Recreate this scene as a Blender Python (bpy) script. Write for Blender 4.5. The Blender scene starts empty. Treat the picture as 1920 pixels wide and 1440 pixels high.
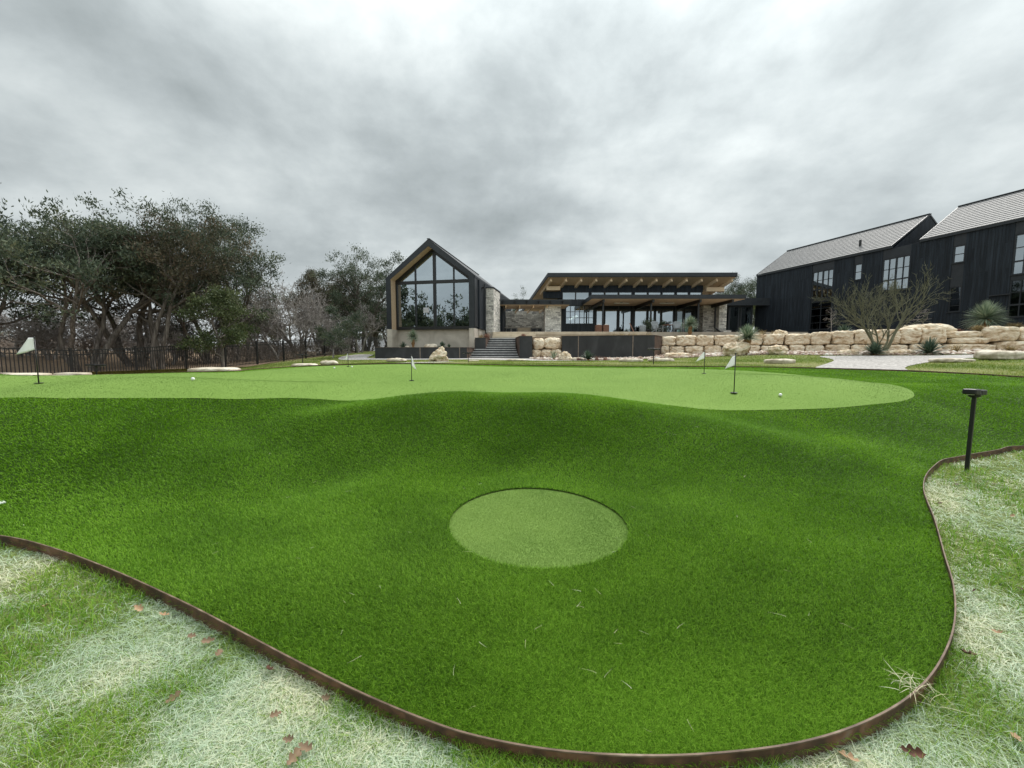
import bpy, math, random
import numpy as np
from mathutils import Vector, Matrix, noise
from mathutils.geometry import delaunay_2d_cdt

C = bpy.context.scene.collection
rad = math.radians
SC = bpy.context.scene

# ------------------------------------------------------------------ camera
FPX, CX, CY, TH, HC = 721.0, 960.0, 720.0, rad(4.6), 1.3
cam_d = bpy.data.cameras.new('camera')
cam = bpy.data.objects.new('camera', cam_d)
C.objects.link(cam)
cam.location = (0, 0, HC)
cam.rotation_euler = (math.pi / 2 - TH, 0, 0)
cam_d.sensor_width = 36
cam_d.lens = 36 * FPX / 1920
cam_d.clip_start = 0.05
cam_d.clip_end = 6000
SC.camera = cam


def ray(px, py):
    a, b = (px - CX) / FPX, (CY - py) / FPX
    return Vector((a, math.cos(TH) + b * math.sin(TH), -math.sin(TH) + b * math.cos(TH)))


def at(px, py, Y):
    """point seen at a pixel, at distance Y along the ground axis"""
    d = ray(px, py)
    return Vector((0, 0, HC)) + d * (Y / d.y)


def at_z(px, py, z):
    d = ray(px, py)
    return Vector((0, 0, HC)) + d * ((z - HC) / d.z)


def at_plane(px, py, o, n):
    d = ray(px, py)
    p = Vector((0, 0, HC))
    return p + d * ((Vector(o) - p).dot(n) / d.dot(n))


# ------------------------------------------------------------------ terrain height (smooth spline through surveyed spots)
ctl = []
for X in (-3, -1.5, 0, 1.5, 3):
    for Y in (-2, 0, 1, 2, 3):
        ctl.append((X, Y, 0))
ctl += [(5.1, 4.3, 0), (6.7, 4.9, 0.02), (4, 3, 0), (8, 3, 0), (6, 1, 0), (10, 5, 0.05), (-4, 2.2, 0), (-6, 1, 0), (-4.6, 3, .04),
        (2.3, 3.65, .02), (0, 3.75, .02), (-1.6, 3.45, .03), (1.1, 3.7, .02), (-8, 2.6, .05)]
for px, py, Y in [
    (960, 742, 5.6), (1050, 745, 5.5), (860, 744, 5.6), (760, 752, 5.4), (1180, 762, 5.2), (1300, 789, 4.85), (1400, 806, 4.65),
    (1500, 824, 4.55), (1600, 838, 4.6), (1715, 851, 4.65), (960, 830, 4.55), (1200, 840, 4.3), (1400, 870, 4.0), (1600, 890, 3.9),
    (800, 830, 4.5), (960, 736, 7.2), (1180, 751, 6.2), (1300, 776, 5.3), (1400, 797, 5.0), (1500, 814, 4.95), (1640, 830, 5.0),
    (1800, 800, 5.75), (1900, 790, 5.95), (1750, 760, 6.5), (1700, 790, 5.7), (1900, 740, 7.2), (1463, 742, 6.4), (1376, 740, 6.5), (1700, 740, 6.7),
    (1300, 767, 5.7), (1600, 715, 9.2), (1450, 700, 11), (1300, 694, 12.5), (1100, 692, 13.5), (960, 691, 14), (760, 685, 14.5),
    (560, 690, 13), (960, 715, 9), (1200, 715, 9), (700, 715, 8.5), (500, 715, 7.8), (0, 748, 4.8), (200, 748, 4.9), (400, 748, 5.2),
    (540, 749, 5.5), (640, 750, 5.7), (73, 720, 6.2), (250, 702, 9), (0, 703, 8.6), (430, 700, 9.5), (0, 850, 3.8), (200, 850, 3.8),
    (0, 920, 3.3), (200, 900, 3.5), (-500, 748, 4.9),
    (-500, 850, 4.1), (-400, 705, 8.4), (500, 690, 15), (620, 684, 20), (640, 675, 25), (960, 682, 17), (1130, 680, 18),
    (1000, 676, 22), (940, 671, 27), (1130, 673, 26), (800, 676, 22), (780, 672, 26.5), (700, 666, 30), (1530, 692, 12.5),
    (1700, 695, 11.5), (1900, 704, 10), (1600, 675, 17), (1640, 662, 21), (1400, 663, 23), (1280, 668, 25), (1800, 668, 17),
    (1900, 672, 14.5), (1780, 660, 20), (1920, 658, 19),
    (700, 757, 5.15), (690, 751.5, 5.7), (620, 771, 5.0), (612, 764.5, 5.35), (530, 790, 4.8), (450, 815, 4.6),
    (400, 770, 5.0), (530, 840, 4.35), (450, 850, 4.05), (450, 920, 3.5), (330, 830, 4.1), (300, 790, 4.45), (620, 850, 4.2), (620, 910, 3.75), (960, 760, 5.3), (960, 790, 4.95),
    (960, 880, 4.15), (960, 739.5, 6.3), (300, 748, 5.0)]:
    p = at(px, py, Y)
    ctl.append((p.x, p.y, p.z))
ctl += [(-18.2, 15.9, -.05), (-17.5, 20.7, .27), (-16.9, 25.6, .55), (-16.3, 30.4, .9), (-15.6, 35.3, 1.22), (-14.9, 40, 1.5),
        (-24, 14, -.2), (-24, 20, .2), (-24, 28, .6), (-24, 40, 1.3), (-12, 45, 1.6), (0, 45, 1.5), (12, 45, 1.5), (28, 45, 1.5),
        (0, 34, 1.2), (12, 34, 1.3), (30, 30, 1.5), (30, 18, 1.4), (22, 9, .8), (16, 6, .4), (36, 20, 1.5), (-11, 9, .72)]
ctl = np.array(ctl)
CP, CZ = ctl[:, :2], ctl[:, 2]


def tk(r2):
    return 0.5 * r2 * np.log(r2 + 1e-9)


EDGE_R = [(1787, 1100), (1770, 1040), (1752, 975), (1738, 940), (1731, 915), (1735, 893), (1750, 875), (1773, 862), (1807, 854), (1870, 844), (1920, 838)]
add = [at_z(a, b, .02) for a, b in EDGE_R]
ctl = np.r_[ctl, [(p.x, p.y, 0.0) for p in add]]
CP, CZ = ctl[:, :2], ctl[:, 2]
n = len(CP)
d2 = ((CP[:, None] - CP[None]) ** 2).sum(-1)
A = np.zeros((n + 3, n + 3))
A[:n, :n] = tk(d2) + np.eye(n) * 0.004
A[:n, n:] = np.c_[np.ones(n), CP]
A[n:, :n] = A[:n, n:].T
WT = np.linalg.solve(A, np.r_[CZ, 0, 0, 0])
GX0, GX1, GY0, GY1, GR = -45.0, 45.0, -8.0, 60.0, 0.1
gx = np.arange(GX0, GX1 + GR, GR)
gy = np.arange(GY0, GY1 + GR, GR)


def sst(a, b, x):
    t = np.clip((x - a) / (b - a), 0, 1)
    return t * t * (3 - 2 * t)


HG = np.zeros((len(gy), len(gx)))
for j, yy in enumerate(gy):
    q = np.c_[gx, np.full(len(gx), yy)]
    k = tk(((q[:, None] - CP[None]) ** 2).sum(-1))
    HG[j] = k @ WT[:n] + WT[n] + q @ WT[n + 1:]
XX, YY = np.meshgrid(gx, gy)
wf = np.maximum(sst(22, 36, np.abs(XX)), sst(38, 50, YY))
HG = HG * (1 - wf) + (sst(4, 26, YY) * 1.5) * wf
wb = sst(-1, -5, YY)
HG = HG * (1 - wb)
HG = np.clip(HG, -1, 3)
for _ in range(2):          # rake the ground smooth
    for ax in (0, 1):
        P = np.pad(HG, [(1, 1) if a == ax else (0, 0) for a in (0, 1)], mode='edge')
        HG = sum(np.take(P, range(k, k + HG.shape[ax]), axis=ax) for k in range(3)) / 3


def Hn(x, y):
    x, y = np.asarray(x, float), np.asarray(y, float)
    fx = np.clip((x - GX0) / GR, 0, len(gx) - 1.001)
    fy = np.clip((y - GY0) / GR, 0, len(gy) - 1.001)
    i, j = fx.astype(int), fy.astype(int)
    u, v = fx - i, fy - j
    return (HG[j, i] * (1 - u) * (1 - v) + HG[j, i + 1] * u * (1 - v) + HG[j + 1, i] * (1 - u) * v + HG[j + 1, i + 1] * u * v)


def H(x, y):
    return float(Hn(x, y))


LAWN = -0.032      # the living lawn lies a little lower than the artificial turf


def G(px, Y, dz=0.0):
    """ground point under a picture column at distance Y"""
    z = 0.7
    for _ in range(6):
        zc = Y * math.cos(TH) + (HC - z) * math.sin(TH)
        x = (px - CX) / FPX * zc
        z = H(x, Y)
    return Vector((x, Y, z + dz))


def hit(px, py, dz=0.0):
    d = ray(px, py)
    t, dt = 0.3, 0.01
    while t < 80:
        p = Vector((0, 0, HC)) + d * t
        if p.z < H(p.x, p.y) + dz:
            return p
        t += dt
        dt = 0.01 + t * 0.002
    return p


# ------------------------------------------------------------------ object helpers
def tag(o, label=None, cat=None, group=None, kind=None):
    if label: o['label'] = label
    if cat: o['category'] = cat
    if group: o['group'] = group
    if kind: o['kind'] = kind
    return o


def empty(name, loc, label, cat, group=None, rz=0):
    o = bpy.data.objects.new(name, None)
    C.objects.link(o)
    o.location = loc
    o.rotation_euler = (0, 0, rz)
    o.empty_display_size = 0.2
    return tag(o, label, cat, group)


def wloc(o):
    p = Vector((0, 0, 0))
    while o is not None:
        p = p + Vector(o.location)
        o = o.parent
    return p


def auto_uv(me):
    """metre-scale UVs: run along the face horizontally and up"""
    uv = me.uv_layers.new(name='UVMap')
    co = np.empty(len(me.vertices) * 3, np.float32)
    me.vertices.foreach_get('co', co)
    co = co.reshape(-1, 3)
    out = np.empty((len(me.loops), 2), np.float32)
    for p in me.polygons:
        nx, ny, nz = p.normal
        if abs(nz) < 0.8:
            l = math.hypot(nx, ny)
            t = (-ny / l, nx / l)
            for li in p.loop_indices:
                c = co[me.loops[li].vertex_index]
                out[li] = (c[0] * t[0] + c[1] * t[1], c[2] / max(0.3, math.sqrt(1 - nz * nz)))
        else:
            for li in p.loop_indices:
                c = co[me.loops[li].vertex_index]
                out[li] = (c[0], c[1])
    uv.data.foreach_set('uv', out.ravel())


class MB:
    def __init__(s):
        s.v, s.f = [], []

    def quad(s, *pts):
        b = len(s.v)
        s.v += [Vector(p) for p in pts]
        s.f.append(tuple(range(b, b + len(pts))))
        return s

    def prism(s, poly, vec):
        """closed prism from a planar outline (counter-clockwise seen against vec)"""
        b, n = len(s.v), len(poly)
        vec = Vector(vec)
        poly = [Vector(p) for p in poly]
        nn = Vector((0, 0, 0))
        for i in range(n):
            nn += poly[i].cross(poly[(i + 1) % n])
        if nn.dot(vec) < 0:
            poly.reverse()
        s.v += poly + [p + vec for p in poly]
        s.f.append(tuple(range(b + n - 1, b - 1, -1)))
        s.f.append(tuple(range(b + n, b + 2 * n)))
        for i in range(n):
            j = (i + 1) % n
            s.f.append((b + i, b + j, b + n + j, b + n + i))
        return s

    def box(s, c, size, ax=((1, 0, 0), (0, 1, 0), (0, 0, 1))):
        c = Vector(c)
        a, b_, u = [Vector(ax[i]) * (size[i] / 2) for i in range(3)]
        return s.prism([c - a - b_ - u, c + a - b_ - u, c + a + b_ - u, c - a + b_ - u], u * 2)

    def bar(s, p0, p1, w, h, up=(0, 0, 1)):
        p0, p1 = Vector(p0), Vector(p1)
        d = (p1 - p0).normalized()
        sd = d.cross(Vector(up)).normalized()
        u = sd.cross(d).normalized()
        a, b_ = sd * (w / 2), u * (h / 2)
        return s.prism([p0 - a - b_, p0 + a - b_, p0 + a + b_, p0 - a + b_], p1 - p0)

    def tube(s, pts, rs, n=8, cap=True):
        pts = [Vector(p) for p in pts]
        if not hasattr(rs, '__len__'): rs = [rs] * len(pts)
        base = len(s.v)
        for i, p in enumerate(pts):
            d = (pts[min(i + 1, len(pts) - 1)] - pts[max(i - 1, 0)]).normalized()
            a = d.cross(Vector((0.13, 0.99, 0.05)) if abs(d.y) < .9 else Vector((1, 0, 0))).normalized()
            b_ = d.cross(a)
            for k in range(n):
                t = 2 * math.pi * k / n
                s.v.append(p + (a * math.cos(t) + b_ * math.sin(t)) * rs[i])
        for i in range(len(pts) - 1):
            for k in range(n):
                k2 = (k + 1) % n
                q = base + i * n
                s.f.append((q + k, q + k2, q + n + k2, q + n + k))
        if cap:
            s.f.append(tuple(base + k for k in reversed(range(n))))
            q = base + (len(pts) - 1) * n
            s.f.append(tuple(q + k for k in range(n)))
        return s

    def lathe(s, c, prof, n=16):
        c = Vector(c)
        base = len(s.v)
        for r, z in prof:
            for k in range(n):
                t = 2 * math.pi * k / n
                s.v.append(c + Vector((r * math.cos(t), r * math.sin(t), z)))
        for i in range(len(prof) - 1):
            for k in range(n):
                k2 = (k + 1) % n
                q = base + i * n
                s.f.append((q + k, q + k2, q + n + k2, q + n + k))
        s.f.append(tuple(base + k for k in reversed(range(n))))
        q = base + (len(prof) - 1) * n
        s.f.append(tuple(q + k for k in range(n)))
        return s

    def add(s, vs, fs):
        b = len(s.v)
        s.v += [Vector(p) for p in vs]
        s.f += [tuple(i + b for i in f) for f in fs]
        return s

    def build(s, name, mat, parent=None, origin=None, smooth=False, bevel=0, uv=True):
        me = bpy.data.meshes.new(name)
        o = bpy.data.objects.new(name, me)
        C.objects.link(o)
        if parent is not None:
            off = wloc(parent)
            o.parent = parent
        else:
            off = Vector(origin) if origin is not None else Vector((0, 0, 0))
            o.location = off
        me.from_pydata([tuple(p - off) for p in s.v], [], s.f)
        me.update()
        if uv: auto_uv(me)
        me.materials.append(mat)
        if smooth:
            me.polygons.foreach_set('use_smooth', [True] * len(me.polygons))
        if bevel:
            m = o.modifiers.new('bevel', 'BEVEL')
            m.width = bevel
            m.segments = 2
            m.limit_method = 'ANGLE'
        return o


def np_mesh(name, v, f, mat, parent=None, origin=(0, 0, 0), attrs=None, smooth=False):
    """big mesh from arrays; f is (N,3) or (N,4)"""
    me = bpy.data.meshes.new(name)
    o = bpy.data.objects.new(name, me)
    C.objects.link(o)
    off = wloc(parent) if parent is not None else Vector(origin)
    if parent is not None: o.parent = parent
    else: o.location = off
    v = np.asarray(v, np.float32) - np.array(off, np.float32)
    f = np.asarray(f, np.int32)
    k = f.shape[1]
    me.vertices.add(len(v))
    me.vertices.foreach_set('co', v.ravel())
    me.loops.add(f.size)
    me.loops.foreach_set('vertex_index', f.ravel())
    me.polygons.add(len(f))
    me.polygons.foreach_set('loop_start', np.arange(0, f.size, k, dtype=np.int32))
    if smooth:
        me.polygons.foreach_set('use_smooth', np.ones(len(f), bool))
    for an, av in (attrs or {}).items():
        a = me.attributes.new(an, 'FLOAT', 'POINT')
        a.data.foreach_set('value', np.asarray(av, np.float32))
    me.update()
    me.validate()
    me.materials.append(mat)
    return o


def copy_tree(o, parent=None):
    c = o.copy()
    C.objects.link(c)
    if parent is not None:
        c.parent = parent
    for ch in list(o.children):
        copy_tree(ch, c)
    return c


# ------------------------------------------------------------------ materials
def new_mat(name):
    m = bpy.data.materials.new(name)
    m.use_nodes = True
    nt = m.node_tree
    return m, nt, nt.nodes['Principled BSDF'], nt.nodes['Material Output']


def N(nt, t, **kw):
    nd = nt.nodes.new(t)
    for k, v in kw.items():
        if k in nd.inputs.keys():
            nd.inputs[k].default_value = v
        else:
            setattr(nd, k, v)
    return nd


def ramp(nt, stops, interp='LINEAR'):
    r = nt.nodes.new('ShaderNodeValToRGB')
    r.color_ramp.interpolation = interp
    e = r.color_ramp.elements
    e[0].position, e[0].color = stops[0][0], (*stops[0][1], 1)
    e[1].position, e[1].color = stops[-1][0], (*stops[-1][1], 1)
    for p, c in stops[1:-1]:
        q = e.new(p)
        q.color = (*c, 1)
    return r


def pbr(name, stops, scale=5, detail=5, coord='Object', rough=.8, spec=.3, bump=None, stretch=(1, 1, 1), distort=0.0, metallic=0.0, rot=(0, 0, 0)):
    m, nt, b, out = new_mat(name)
    tc = N(nt, 'ShaderNodeTexCoord')
    mp = N(nt, 'ShaderNodeMapping')
    mp.inputs['Scale'].default_value = stretch
    mp.inputs['Rotation'].default_value = rot
    nt.links.new(tc.outputs[coord], mp.inputs[0])
    nz = N(nt, 'ShaderNodeTexNoise', Scale=scale, Detail=detail, Distortion=distort)
    nt.links.new(mp.outputs[0], nz.inputs['Vector'])
    r = ramp(nt, stops)
    nt.links.new(nz.outputs[0], r.inputs[0])
    nt.links.new(r.outputs[0], b.inputs['Base Color'])
    b.inputs['Roughness'].default_value = rough
    b.inputs['Specular IOR Level'].default_value = spec
    b.inputs['Metallic'].default_value = metallic
    if bump:
        bs, st, ds = bump
        n2 = N(nt, 'ShaderNodeTexNoise', Scale=bs, Detail=6)
        nt.links.new(mp.outputs[0], n2.inputs['Vector'])
        bp = N(nt, 'ShaderNodeBump', Strength=st, Distance=ds)
        nt.links.new(n2.outputs[0], bp.inputs['Height'])
        nt.links.new(bp.outputs[0], b.inputs['Normal'])
    return m


MAT = {}
MAT['frame_metal'] = pbr('dark_metal', [(.3, (.016, .019, .024)), (.7, (.026, .030, .036))], 3, 3, rough=.45, spec=.4)
MAT['black_metal'] = pbr('black_metal', [(.3, (.008, .008, .009)), (.7, (.014, .014, .015))], 9, 3, rough=.4, spec=.5)
MAT['soffit'] = pbr('oak_soffit', [(.3, (.50, .355, .23)), (.7, (.63, .475, .33))], 4, 5, coord='Object', stretch=(9, .6, 3), rough=.6)
MAT['timber'] = pbr('pale_timber', [(.3, (.60, .44, .28)), (.7, (.74, .57, .39))], 4, 5, stretch=(6, .8, 6), rough=.6)
MAT['concrete'] = pbr('raw_concrete', [(.25, (.37, .33, .28)), (.5, (.475, .43, .37)), (.75, (.58, .53, .465))], 1.2, 7, rough=.85, distort=.6, bump=(30, .2, .01))
MAT['steel'] = pbr('blackened_steel', [(.3, (.013, .014, .016)), (.55, (.024, .025, .027)), (.75, (.042, .043, .046))], 1.4, 6, rough=.5, spec=.45, distort=1.0, stretch=(1, 1, .5))
MAT['corten'] = pbr('rusty_steel', [(.3, (.05, .035, .028)), (.55, (.10, .062, .045)), (.75, (.16, .11, .08))], 1.6, 7, rough=.7, distort=1.2)
MAT['edging'] = pbr('edging_steel', [(.28, (.035, .022, .017)), (.5, (.095, .05, .033)), (.65, (.17, .085, .05)), (.8, (.20, .14, .11))], 9, 8, rough=.65, distort=.8, bump=(60, .3, .003))
MAT['seam'] = pbr('weld_seam', [(.3, (.16, .12, .09)), (.7, (.28, .23, .19))], 6, 4, rough=.6)
MAT['limestone'] = pbr('cream_limestone', [(.24, (.22, .14, .08)), (.37, (.52, .38, .24)), (.47, (.72, .59, .43)), (.64, (.84, .75, .60))], 2.3, 10, rough=.9, distort=1.4, bump=(7, 1.0, .09), stretch=(1, 1, 1.7))
MAT['limestone_grey'] = pbr('weathered_limestone', [(.2, (.22, .18, .13)), (.4, (.44, .37, .28)), (.55, (.62, .55, .44)), (.75, (.74, .69, .59))], 3.2, 9, rough=.9, distort=.5, bump=(9, .9, .03))
MAT['coping'] = pbr('cut_limestone', [(.3, (.46, .38, .28)), (.7, (.62, .54, .42))], 2, 6, rough=.85, bump=(20, .2, .01))
MAT['patio'] = pbr('patio_stone', [(.3, (.30, .26, .21)), (.7, (.44, .39, .32))], 2, 6, rough=.85)
MAT['white_cloth'] = pbr('white_flag_cloth', [(.3, (.86, .84, .88)), (.7, (.90, .88, .92))], 6, 3, rough=.7)
MAT['white_plastic'] = pbr('white_plastic', [(.3, (.80, .80, .80)), (.7, (.86, .86, .86))], 6, 3, rough=.35, spec=.5)
MAT['interior'] = pbr('dim_interior', [(.3, (.10, .09, .08)), (.7, (.17, .15, .13))], 1.2, 3, rough=.8)
MAT['bark_juniper'] = pbr('stringy_bark', [(.25, (.06, .05, .043)), (.5, (.14, .12, .105)), (.75, (.28, .25, .22))], 3.5, 7, stretch=(4, 4, .5), rough=.95)
MAT['bark_oak'] = pbr('grey_bark', [(.25, (.13, .118, .11)), (.5, (.26, .235, .22)), (.75, (.44, .41, .385))], 3.5, 7, stretch=(2, 2, .8), rough=.95)
MAT['bark_pale'] = pbr('pale_dead_bark', [(.25, (.16, .14, .12)), (.7, (.42, .38, .34))], 4, 6, rough=.95)
MAT['bark_green'] = pbr('green_bark', [(.25, (.10, .10, .062)), (.7, (.19, .185, .12))], 5, 5, rough=.9)
MAT['soil'] = pbr('planting_soil', [(.3, (.16, .12, .085)), (.7, (.36, .29, .22))], 9, 8, rough=.95, bump=(25, .6, .04))
MAT['brown_leaf'] = pbr('dead_oak_leaf', [(.3, (.13, .085, .05)), (.7, (.25, .17, .105))], 30, 5, rough=.7)
MAT['chair_grey'] = pbr('grey_plastic_wood', [(.3, (.20, .215, .225)), (.7, (.28, .295, .305))], 6, 3, rough=.6)
MAT['red_wood'] = pbr('red_brown_wood', [(.3, (.13, .060, .038)), (.7, (.20, .10, .066))], 5, 4, rough=.6, stretch=(1, 1, 5))
MAT['cabinet'] = pbr('grey_cabinet', [(.3, (.17, .17, .165)), (.7, (.23, .225, .22))], 4, 3, rough=.5)
MAT['lamp_glow'] = None


def clad_mat(name, cols, board=0.14, rough=.65):
    """vertical charred boards: every board its own shade, grooves between"""
    m, nt, b, out = new_mat(name)
    tc = N(nt, 'ShaderNodeTexCoord')
    br = N(nt, 'ShaderNodeTexBrick')
    mp = N(nt, 'ShaderNodeMapping')
    mp.inputs['Rotation'].default_value = (0, 0, rad(90))
    nt.links.new(tc.outputs['UV'], mp.inputs[0])
    nt.links.new(mp.outputs[0], br.inputs['Vector'])
    br.offset = .37
    br.inputs['Color1'].default_value = (*cols[0], 1)
    br.inputs['Color2'].default_value = (*cols[1], 1)
    br.inputs['Mortar'].default_value = (.004, .004, .005, 1)
    br.inputs['Scale'].default_value = 1
    br.inputs['Mortar Size'].default_value = .006
    br.inputs['Brick Width'].default_value = 4.2
    br.inputs['Row Height'].default_value = board
    nz = N(nt, 'ShaderNodeTexNoise', Scale=2.0, Detail=7)
    mp2 = N(nt, 'ShaderNodeMapping')
    mp2.inputs['Scale'].default_value = (6, .35, 1)
    nt.links.new(tc.outputs['UV'], mp2.inputs[0])
    nt.links.new(mp2.outputs[0], nz.inputs['Vector'])
    mx = N(nt, 'ShaderNodeMix', data_type='RGBA', blend_type='MULTIPLY')
    mx.inputs[0].default_value = 1
    rp = ramp(nt, [(.3, (.55, .55, .55)), (.7, (1.5, 1.5, 1.5))])
    nt.links.new(nz.outputs[0], rp.inputs[0])
    nt.links.new(br.outputs['Color'], mx.inputs[6])
    nt.links.new(rp.outputs[0], mx.inputs[7])
    nt.links.new(mx.outputs[2], b.inputs['Base Color'])
    bp = N(nt, 'ShaderNodeBump', Strength=.6, Distance=.01, invert=True)
    nt.links.new(br.outputs['Fac'], bp.inputs['Height'])
    nt.links.new(bp.outputs[0], b.inputs['Normal'])
    b.inputs['Roughness'].default_value = rough
    b.inputs['Specular IOR Level'].default_value = .25
    return m


MAT['char'] = clad_mat('charred_boards', ((.010, .014, .020), (.019, .025, .034)))
MAT['metal_clad'] = clad_mat('standing_seam', ((.018, .022, .028), (.024, .028, .034)), board=.4, rough=.45)


def stone_mat(name, c1, c2, w=.42, h=.14, scale=1.0):
    m, nt, b, out = new_mat(name)
    tc = N(nt, 'ShaderNodeTexCoord')
    nzw = N(nt, 'ShaderNodeTexNoise', Scale=2.2, Detail=2)
    nt.links.new(tc.outputs['UV'], nzw.inputs['Vector'])
    va = N(nt, 'ShaderNodeVectorMath', operation='MULTIPLY_ADD')
    va.inputs[1].default_value = (.07, .05, 0)
    nt.links.new(nzw.outputs['Color'], va.inputs[0])
    nt.links.new(tc.outputs['UV'], va.inputs[2])
    br = N(nt, 'ShaderNodeTexBrick')
    br.offset, br.squash, br.squash_frequency = .43, .7, 3
    nt.links.new(va.outputs[0], br.inputs['Vector'])
    br.inputs['Color1'].default_value = (0, 0, 0, 1)
    br.inputs['Color2'].default_value = (1, 1, 1, 1)
    br.inputs['Mortar'].default_value = (.5, .5, .5, 1)
    br.inputs['Scale'].default_value = scale
    br.inputs['Mortar Size'].default_value = .012
    br.inputs['Brick Width'].default_value = w
    br.inputs['Row Height'].default_value = h
    rp = ramp(nt, c1)
    nt.links.new(br.outputs['Color'], rp.inputs[0])
    nz = N(nt, 'ShaderNodeTexNoise', Scale=7, Detail=8)
    nt.links.new(tc.outputs['UV'], nz.inputs['Vector'])
    rp2 = ramp(nt, [(.25, (.55, .53, .5)), (.75, (1.4, 1.38, 1.33))])
    nt.links.new(nz.outputs[0], rp2.inputs[0])
    mx = N(nt, 'ShaderNodeMix', data_type='RGBA', blend_type='MULTIPLY')
    mx.inputs[0].default_value = 1
    nt.links.new(rp.outputs[0], mx.inputs[6])
    nt.links.new(rp2.outputs[0], mx.inputs[7])
    mm = N(nt, 'ShaderNodeMix', data_type='RGBA')
    nt.links.new(br.outputs['Fac'], mm.inputs[0])
    nt.links.new(mx.outputs[2], mm.inputs[6])
    mm.inputs[7].default_value = (*c2, 1)
    nt.links.new(mm.outputs[2], b.inputs['Base Color'])
    ad = N(nt, 'ShaderNodeMath', operation='SUBTRACT')
    nt.links.new(nz.outputs[0], ad.inputs[0])
    nt.links.new(br.outputs['Fac'], ad.inputs[1])
    bp = N(nt, 'ShaderNodeBump', Strength=.9, Distance=.04)
    nt.links.new(ad.outputs[0], bp.inputs['Height'])
    nt.links.new(bp.outputs[0], b.inputs['Normal'])
    b.inputs['Roughness'].default_value = .9
    return m


MAT['stone'] = stone_mat('ledge_stone', [(0, (.17, .165, .16)), (.3, (.37, .355, .335)), (.6, (.50, .485, .46)), (1, (.68, .66, .63))], (.43, .41, .385))
MAT['stone_pale'] = stone_mat('pale_ledge_stone', [(0, (.30, .295, .29)), (.3, (.56, .545, .52)), (.6, (.68, .665, .64)), (1, (.82, .805, .775))], (.62, .60, .57))


def glass_mat(name, refl=.5, tint=(.25, .30, .30)):
    m, nt, b, out = new_mat(name)
    nt.nodes.remove(b)
    g = N(nt, 'ShaderNodeBsdfGlossy', Roughness=.01)
    g.inputs['Color'].default_value = (.78, .86, .92, 1)
    t = N(nt, 'ShaderNodeBsdfTransparent')
    t.inputs['Color'].default_value = (*tint, 1)
    lw = N(nt, 'ShaderNodeLayerWeight', Blend=.25)
    mr = N(nt, 'ShaderNodeMapRange')
    mr.inputs['To Min'].default_value = refl
    mr.inputs['To Max'].default_value = 1
    nt.links.new(lw.outputs['Fresnel'], mr.inputs['Value'])
    nz = N(nt, 'ShaderNodeTexNoise', Scale=.5, Detail=1)
    tc = N(nt, 'ShaderNodeTexCoord')
    nt.links.new(tc.outputs['Object'], nz.inputs['Vector'])
    bp = N(nt, 'ShaderNodeBump', Strength=.04, Distance=.06)
    nt.links.new(nz.outputs[0], bp.inputs['Height'])
    nt.links.new(bp.outputs[0], g.inputs['Normal'])
    mx = N(nt, 'ShaderNodeMixShader')
    nt.links.new(mr.outputs[0], mx.inputs[0])
    nt.links.new(t.outputs[0], mx.inputs[1])
    nt.links.new(g.outputs[0], mx.inputs[2])
    nt.links.new(mx.outputs[0], out.inputs[0])
    return m


MAT['glass'] = glass_mat('window_glass', .40)
MAT['glass_door'] = glass_mat('door_glass', .42, (.35, .4, .4))
MAT['glass_green'] = glass_mat('green_glass', .16, (.25, .34, .30))


def leaf_mat(name, stops, trans=.35, rough=.6, noise_scale=.8, spec=.25):
    """blades and leaves: colour by a per-leaf value plus a drift over the ground"""
    m, nt, b, out = new_mat(name)
    at_ = N(nt, 'ShaderNodeAttribute', attribute_name='tint')
    tc = N(nt, 'ShaderNodeTexCoord')
    nz = N(nt, 'ShaderNodeTexNoise', Scale=noise_scale, Detail=4)
    nt.links.new(tc.outputs['Object'], nz.inputs['Vector'])
    ma = N(nt, 'ShaderNodeMath', operation='MULTIPLY_ADD')
    ma.inputs[1].default_value = .7
    nt.links.new(nz.outputs[0], ma.inputs[0])
    sb = N(nt, 'ShaderNodeMath', operation='SUBTRACT')
    nt.links.new(at_.outputs['Fac'], sb.inputs[0])
    sb.inputs[1].default_value = .35
    nt.links.new(sb.outputs[0], ma.inputs[2])
    rp = ramp(nt, stops)
    nt.links.new(ma.outputs[0], rp.inputs[0])
    nt.links.new(rp.outputs[0], b.inputs['Base Color'])
    b.inputs['Roughness'].default_value = rough
    b.inputs['Specular IOR Level'].default_value = spec
    tr = N(nt, 'ShaderNodeBsdfTranslucent')
    nt.links.new(rp.outputs[0], tr.inputs['Color'])
    mx = N(nt, 'ShaderNodeMixShader')
    mx.inputs[0].default_value = trans
    nt.links.new(b.outputs[0], mx.inputs[1])
    nt.links.new(tr.outputs[0], mx.inputs[2])
    nt.links.new(mx.outputs[0], out.inputs[0])
    return m


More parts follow.
